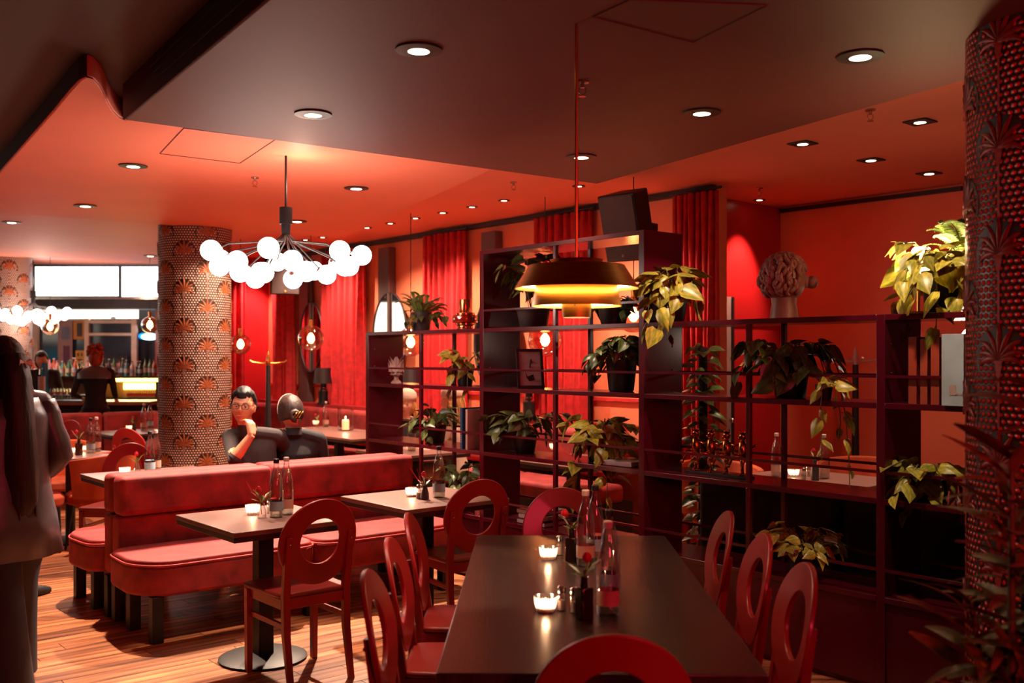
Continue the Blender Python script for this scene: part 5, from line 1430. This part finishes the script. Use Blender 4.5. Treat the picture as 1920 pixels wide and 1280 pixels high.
        MB().tube([Mh @ Vector((x, .092 - 4 * x * x, -.060)) for x in (-.022, -.01, 0, .01, .022)], [.001, .004, .005, .004, .001], 6, flat=.8).build('mouth', M['lip'], o, smooth=180)
    return o, Mh
def hair_cap(o, Mh, m_, cut, th=.010, extra=None, noise_=.004, sc_=(1, 1, 1), low=None):
    """hair grown as a shell over the skull; cut(x,y,z) of unit direction says where hair is"""
    m = MB(); n, k = 40, 24; vs = []
    for j in range(k + 1):
        t = math.pi * j / k
        for i in range(n):
            a = 2 * math.pi * i / n; d = Vector((math.sin(t) * math.cos(a), math.sin(t) * math.sin(a), math.cos(t)))
            g = cut(d); r = 1 + (th / .09) * g
            q = Vector((d.x * .078 * sc_[0], d.y * .098 * sc_[1], d.z * .117 * sc_[2])) * (r if g > 0 else .78)
            q += d * noise_ * noise.noise(d * 9) * (g > 0)
            vs.append(tuple(Mh @ q))
    fs = [(j * n + i, (j + 1) * n + i, (j + 1) * n + (i + 1) % n, j * n + (i + 1) % n) for j in range(k) for i in range(n)]
    m.add(vs, fs)
    return m.build('hair', M[m_], o, smooth=180)
def strands(o, Mh, m_, starts, length, spread, n=60, seed=1, r=.006, y0=-.06, name='long_hair'):
    rg = random.Random(seed); m = MB()
    for i in range(n):
        a = rg.uniform(*starts); b = Mh @ Vector((math.cos(a) * .082, math.sin(a) * .098, rg.uniform(-.05, .05)))
        off_ = Vector((rg.uniform(-1, 1) * spread, rg.uniform(-1, 1) * spread * .5, 0)); ph_ = rg.uniform(0, 6)
        L = length * rg.uniform(.82, 1.0); pts = []
        for q in range(8):
            t = q / 7; pts.append(b + off_ * t + Vector((math.sin(ph_ + t * 5) * .012, 0, -L * t)) + (Mh.to_3x3() @ Vector((0, -.03, 0))) * math.sin(t * 2.2))
        m.tube(pts, [r, r * 1.5, r * 1.6, r * 1.6, r * 1.5, r * 1.4, r, r * .3], 5)
    return m.build(name, M[m_], o, smooth=180)
fr = -PH
back = V
# --- man with glasses, hand at his mouth
Pm = ad(474, 668, 7.0)
J = dict(pelvis=Vector((Pm.x, Pm.y + .02, .56)), neck=ad(466, 806, 7.02), head=ad(456, 763, 6.98), shR=ad(431, 818, 7.04), shL=ad(522, 818, 7.14),
         elR=ad(438, 862, 6.80), wrR=ad(472, 815, 6.82), elL=ad(548, 865, 7.35), wrL=ad(530, 880, 7.55),
         handR=(Vector((-.10, .18, .5)), Vector((-.75, .5, -.1)), 1.0), handL=(Vector((-.5, .6, 0)), Vector((0, 0, -1)), .4),
         knR=Vector((Pm.x - .42, Pm.y + .40, .54)), knL=Vector((Pm.x - .22, Pm.y + .5, .54)), anR=Vector((Pm.x - .52, Pm.y + .5, .08)), anL=Vector((Pm.x - .28, Pm.y + .62, .08)), toe=Vector((-.5, .8, 0)).normalized())
def pk(c, h, P):
    if h.z > -.125 and abs(h.x) < .11 and abs(h.y) < .13: return 0
    if (c - P['neck']).length < .06 and c.z > P['neck'].z - .01: return 0
    e, w_ = P['elR'], P['wrR']; d = (w_ - e); t = (c - e).dot(d) / d.length_squared
    if .10 < t < 1.1 and (c - (e + d * t)).length < .075: return 0
    hc_ = w_ + Vector((-.02, .03, .07))
    if t > 1 and (c - hc_).length < .105: return 0
    if (c - P['wrL']).length < .12: return 0
    return 1 if c.z > .62 else 2
o, Mh = person('man in a dark sweater with black glasses, hand at his mouth, beside the patterned pillar', J, (R(180 + 4), R(3), R(-3)), ('skin', 'charcoal', 'blackcloth'), pk, .0065)
def cutm(d): return 1 if (d.z > .58 - .25 * (d.y < .2) - .55 * (d.y < -.1) + .04 * math.sin(d.x * 25)) else 0
hair_cap(o, Mh, 'hairk', cutm, .018, noise_=.012, sc_=(1, 1, 1.06))
gl = MB()
for sx in (-1, 1):
    gl.tube([Mh @ Vector((sx * .033 + .025 * math.copysign(abs(math.cos(t * math.pi / 8)) ** .6, math.cos(t * math.pi / 8)), .101 - 2 * abs(.024 * math.cos(t * math.pi / 8) + .033) ** 2, .003 + .0165 * math.copysign(abs(math.sin(t * math.pi / 8)) ** .7, math.sin(t * math.pi / 8)))) for t in range(17)], .0023, 6, cap=False)
    gl.tube([Mh @ Vector((sx * .056, .094, .012)), Mh @ Vector((sx * .079, .07, .012)), Mh @ Vector((sx * .082, -.01, .005))], .0016, 5)
gl.tube([Mh @ Vector((-.010, .103, .01)), Mh @ Vector((.010, .103, .01))], .0028, 6)
gl.build('glasses', M['hairk'], o, smooth=180)
_e = J['elR'] - Vector(o.location); _w = J['wrR'] - Vector(o.location)
MB().tube([_e.lerp(_w, .06), _e.lerp(_w, .17)], [.052, .050], 20, cap=False).build('sleeve_cuff', M['charcoal'], o, smooth=60)
MB().lathe([(.062, -.02), (.058, .03), (.060, .035)], 20, tuple(J['neck'] - Vector(o.location)), capb=False, capt=False).build('crew_collar', M['charcoal'], o)
# --- woman seen from behind with a white headband
Pw = ad(553, 668, 7.3)
J = dict(pelvis=Vector((Pw.x, Pw.y - .02, .56)), neck=ad(551, 806, 7.26), head=ad(545, 771, 7.28), shL=ad(510, 826, 7.24), shR=ad(600, 824, 7.34),
         elL=ad(502, 880, 7.22), wrL=ad(507, 872, 7.52), elR=ad(611, 880, 7.38), wrR=ad(598, 868, 7.62),
         handR=(Vector((-.2, 1, 0)), Vector((0, 0, -1)), .3), handL=(Vector((-.2, 1, 0)), Vector((0, 0, -1)), .3),
         knR=Vector((Pw.x - .30, Pw.y + .38, .54)), knL=Vector((Pw.x - .15, Pw.y + .45, .54)), anR=Vector((Pw.x - .34, Pw.y + .44, .08)), anL=Vector((Pw.x - .18, Pw.y + .52, .08)), toe=Vector((-.6, .8, 0)).normalized())
def pk2(c, h, P):
    if h.z > -.13 and abs(h.x) < .1 and abs(h.y) < .13: return 0
    if (c - P['neck']).length < .062 and c.z > P['neck'].z: return 0
    if min((c - P['wrL']).length, (c - P['wrR']).length) < .11: return 0
    return 1
o, Mh = person('woman in a black blazer seen from behind with a white headband and pinned hair', J, (R(28), R(-16), 0), ('skinp', 'blackcloth'), pk2, .008, eyes=False, female=True)
hair_cap(o, Mh, 'hairb', lambda d: 1 if d.z > .45 * (d.y > .3) - .62 * (d.y < .3) else 0, .014, sc_=(1.04, 1.0, .94))
bn = MB()
for k in range(5): bn.tube([Mh @ Vector((.0 + .03 * math.cos(a), -.105 - .012 * math.sin(k), -.055 + .008 * (k - 2) + .03 * math.sin(a))) for a in [x * .7 for x in range(8)]], .011, 7)
bn.build('hair_bun', M['hairb'], o, smooth=180)
cl = MB()
for k in range(3): cl.tube([Mh @ Vector((-.02 + .02 * k, -.125, -.08)), Mh @ Vector((.0 + .02 * k, -.135, -.05)), Mh @ Vector((.02 + .02 * k, -.115, -.03))], .005, 6)
cl.build('hair_clip', M['brass'], o)
MB().tube([Mh @ Vector((.093 * math.cos(t), .012, .01 + .122 * math.sin(t))) for t in [math.pi * q / 16 for q in range(-1, 18)]], .0075, 8, flat=.6).build('headband', M['cream'], o, smooth=180)
lp = MB(); nk = J['neck'] - Vector(o.location)
lp.lathe([(.070, -.03), (.058, .02), (.064, -.028)], 22, tuple(nk), capb=False, capt=False).build('blazer_collar', M['blackcloth'], o)
# --- seated blond women seen through the shelf
def seated(label, px, Y, hy, yawd, mats, hairm_, capm, seed, off=0):
    s = K / Y; hd_ = ad(px, hy, Y); ya = R(yawd); f = Vector((-math.sin(ya), math.cos(ya), 0)); sd = Vector((math.cos(ya), math.sin(ya), 0))
    nk_ = hd_ + Vector((0, 0, -.15)) - f * .02; pel = Vector((hd_.x, hd_.y, .55)) - f * .05
    J = dict(pelvis=pel, neck=nk_, head=hd_, shR=nk_ + sd * .18 - Vector((0, 0, .07)), shL=nk_ - sd * .18 - Vector((0, 0, .07)))
    J['shR'], J['shL'] = J['shR'], J['shL']
    for s_, g_ in (('R', 1), ('L', -1)):
        J['el' + s_] = J['sh' + s_] + f * .12 - Vector((0, 0, .26)) + sd * .04 * g_
        J['wr' + s_] = J['el' + s_] + f * .22 + Vector((0, 0, .05)) - sd * .08 * g_
        J['hand' + s_] = (f, Vector((0, 0, -1)), .4)
        J['kn' + s_] = pel + f * .42 + sd * .1 * g_; J['an' + s_] = Vector((J['kn' + s_].x, J['kn' + s_].y, .08)) + f * .03
    J['toe'] = f
    o, Mh = person(label, J, (ya, R(-4), 0), mats, pk2, .010, eyes=True, female=True, hairm=hairm_)
    hair_cap(o, Mh, hairm_, lambda d: 1 if d.z > .5 * (d.y > .35) - .95 * (d.y < .35) else 0, .012)
    strands(o, Mh, hairm_, (R(175), R(365)), .30, .03, 60, seed)
    if capm:
        kc = MB().lathe([(.098, 0), (.106, .03), (.100, .07), (.07, .105), (.02, .12)], 24); kc.v = [tuple(Mh @ (Vector(v) * 1.0 + Vector((0, -.012, .035)))) for v in kc.v]
        kc.build('knit_beret', M['cream'], o, smooth=180)
    return o
seated('blond woman in a black jacket and pale beret facing the camera behind the shelf', 762, 9.95, 757, 172, ('skinp', 'blackcloth'), 'hairy', True, 3)
seated('blond woman in a cream sweater and pale beret, in profile behind the shelf', 846, 9.25, 752, 82, ('skinp', 'cream'), 'hairy', True, 4)
# --- standing people
def standing(label, px, Y, hgt, yawd, mats, pick, hairm_, **kw):
    c = ad(px, 668, Y); ya = R(yawd); f = Vector((-math.sin(ya), math.cos(ya), 0)); sd = Vector((math.cos(ya), math.sin(ya), 0)); B = Vector((c.x, c.y, 0)); q = hgt / 1.7
    Zv = lambda z: Vector((0, 0, z * q))
    J = dict(pelvis=B + Zv(.94), neck=B + Zv(1.44) - f * .01, head=B + Zv(1.585) + f * .02, toe=f)
    for s_, g_ in (('R', 1), ('L', -1)):
        J['sh' + s_] = B + sd * .185 * g_ + Zv(1.39); J['el' + s_] = B + sd * .25 * g_ - f * .06 + Zv(1.12); J['wr' + s_] = B + sd * .20 * g_ + f * kw.get('fwd', .12) + Zv(kw.get('wz', .92))
        J['kn' + s_] = B + sd * .10 * g_ + f * kw.get('st', .05) * g_ + Zv(.50); J['an' + s_] = B + sd * .10 * g_ - f * .02 + f * kw.get('st', .05) * 1.5 * g_ + Zv(.08)
    o, Mh = person(label, J, (ya + kw.get('hy', 0), kw.get('hp', 0), 0), mats, pick, kw.get('vx', .011), eyes=kw.get('eyes', False), female=kw.get('fem', True))
    hair_cap(o, Mh, hairm_, lambda d: 1 if d.z > .45 * (d.y > .3) - .9 * (d.y < .3) else 0, .014)
    return o, Mh, J, f, sd, B
def pks(c, h, P):
    if h.z > -.13 and abs(h.x) < .1 and abs(h.y) < .13: return 0
    if (c - P['neck']).length < .06 and c.z > P['neck'].z - .02: return 0
    if min((c - P['wrL']).length, (c - P['wrR']).length) < .12 and c.z < P['wrL'].z + .02: return 0
    return 1 if c.z > .90 else 2
o, Mh, J, f, sd, B = standing('woman with very long dark hair, a ribbon bow, grey satin blazer and wide trousers', 12, 4.80, 1.68, 58, ('skinp', 'satin', 'trouser'), pks, 'hairb', vx=.009, st=.10, fwd=.10, wz=.98)
loc = Vector(o.location)
# blazer skirt and wide trousers as cloth over the body
bz = MB(); vs = []; nn = 40; lv = [(1.40, .155, .105), (1.30, .215, .13), (1.12, .20, .14), (.98, .205, .155), (.82, .235, .175), (.64, .265, .20)]
rg = random.Random(2)
for j, (z, a, b) in enumerate(lv):
    for i in range(nn):
        t = 2 * math.pi * i / nn; wv = 1 + .03 * j / 5 * math.sin(t * 7 + j) + .012 * math.sin(t * 13 + 2 * j)
        p = sd * math.cos(t) * a * wv + f * math.sin(t) * b * wv; vs.append((p.x, p.y, z))
bz.add(vs, [(j * nn + i, (j + 1) * nn + i, (j + 1) * nn + (i + 1) % nn, j * nn + (i + 1) % nn) for j in range(5) for i in range(nn)])
b_ = bz.build('blazer', M['satin'], o, smooth=180); s_ = b_.modifiers.new('t', 'SOLIDIFY'); s_.thickness = .006
sl_ = MB()
for g_ in (('R'), ('L')):
    a, b, c = [J[k + g_] - loc for k in ('sh', 'el', 'wr')]
    pts = [a.lerp(b, t / 4) for t in range(5)] + [b.lerp(c, t / 4) for t in range(1, 4)]
    sl_.tube([p + Vector((0, 0, .004 * math.sin(i * 3))) for i, p in enumerate(pts)], [.062, .066, .060, .064, .056, .060, .052, .048], 14)
sl_.build('sleeves', M['satin'], o, smooth=180)
tr = MB()
for g_ in 'RL':
    hp_ = J['pelvis'] - loc + (sd * .08 if g_ == 'R' else sd * -.08) - Vector((0, 0, .1)); kn = J['kn' + g_] - loc; an = J['an' + g_] - loc - Vector((0, 0, .02)); an.z = .035
    tr.tube([hp_, hp_.lerp(kn, .5), kn, kn.lerp(an, .5), kn.lerp(an, .85), an], [.125, .118, .108, .112, .118, .122], 18)
tr.build('trousers', M['trouser'], o, smooth=60)
strands(o, Mh, 'hairb', (R(172), R(368)), .74, .085, 170, 5, r=.008)
hm_ = MB(); hb_ = [Mh @ Vector((0, -.05, z)) for z in (.03, -.08)] ; hz = hb_[1]
bk = (Mh.to_3x3() @ Vector((0, -1, 0))); bk.z = 0
hm_.tube([hb_[0], hb_[1] + bk * .03, hz + bk * .05 + Vector((0, 0, -.2)), hz + bk * .07 + Vector((0, 0, -.4)), hz + bk * .09 + Vector((0, 0, -.58)), hz + bk * .10 + Vector((0, 0, -.66))], [.085, .092, .10, .105, .09, .04], 22, flat=.8)
hm_.v = [(x + .006 * math.sin(math.atan2(y, x) * 16 + z * 3), y + .006 * math.cos(x * 160 + z * 4), z) for x, y, z in hm_.v]
hm_.build('hair_mass', M['hairb'], o, smooth=180)
bw = MB()
for sx, dz in ((-1, .0), (1, 0)):
    bw.add([tuple(Mh @ Vector(v)) for v in [(.02, -.125, .005), (.02 + sx * .030, -.130, .022), (.02 + sx * .034, -.130, -.016)]] + [tuple(Mh @ Vector(v)) for v in [(.02, -.14, .005), (.02 + sx * .030, -.15, .018), (.02 + sx * .034, -.15, -.013)]], [(0, 1, 2), (3, 5, 4), (0, 3, 4, 1), (1, 4, 5, 2), (2, 5, 3, 0)])
bw.add([tuple(Mh @ Vector(v)) for v in [(.01, -.13, .0), (.03, -.13, .0), (.075, -.135, -.15), (.045, -.135, -.15), (.02, -.135, .0), (.005, -.13, .0), (-.03, -.135, -.12), (-.01, -.135, -.13)]], [(0, 1, 2, 3), (4, 5, 6, 7)])
bw.ball(tuple(Mh @ Vector((.02, -.137, .004))), .010, 10, 8); bw_o = bw.build('ribbon_bow', mat('white_ribbon', (250, 232, 222), .5), o, smooth=0, loose=True); bw_o.modifiers.new('t', 'SOLIDIFY').thickness = .003
MB().box((J['anR'] - loc) + f * .03 + Vector((0, 0, -.12)), (.01, .01, .01)).build('shoe_tip', M['blackmetal'], o) if False else None
# person behind her
o, Mh, J, f, sd, B = standing('person in a dark jacket mostly hidden behind the long haired woman', 22, 6.6, 1.60, -25, ('skinp', 'charcoal', 'trouser'), pks, 'hairb', fem=False, fwd=.14, wz=1.0)
# waitress at the bar
def pkw(c, h, P):
    if h.z > -.13 and abs(h.x) < .1 and abs(h.y) < .13: return 0
    if (c - P['neck']).length < .06 and c.z > P['neck'].z - .02: return 0
    if min((c - P['wrL']).length, (c - P['wrR']).length) < .12 and c.z < P['wrL'].z + .03: return 0
    return 1
o, Mh, J, f, sd, B = standing('waitress in black with curly auburn hair pinned up, seen from behind at the bar', 179, 12.7, 1.71, 8, ('skinp', 'blackcloth', 'blackcloth'), pkw, 'hairr', vx=.014, fwd=.22, wz=1.04)
cr = MB(); rg = random.Random(8)
for k in range(46):
    a = rg.uniform(0, 6.28); z = rg.uniform(.02, .16); r_ = .085 * math.sqrt(max(.05, 1 - ((z - .06) / .12) ** 2)); c = Mh @ Vector((math.cos(a) * r_, -.03 + math.sin(a) * r_, z))
    cr.ball(tuple(c), rg.uniform(.018, .030), 8, 6)
cr.build('curls', M['hairr'], o, smooth=180)
yk = MB().lathe([(.225, -.10), (.215, -.03), (.15, .03), (.07, .06)], 26, capb=False, capt=False, sy=.62)
yk.v = [tuple((J['neck'] - Vector(o.location)) + sd * v[0] + f * v[1] + Vector((0, 0, v[2] - .03))) for v in yk.v]
yk.build('shoulder_sheen', M['satin'], o, smooth=180)  # grey shell stands for the sheen on her black shoulders
# barman
o, Mh, J, f, sd, B = standing('barman in black behind the left end of the bar counter', 78, 14.15, 1.66, 200, ('skin', 'blackcloth', 'blackcloth'), pkw, 'hairk', vx=.014, fem=False)
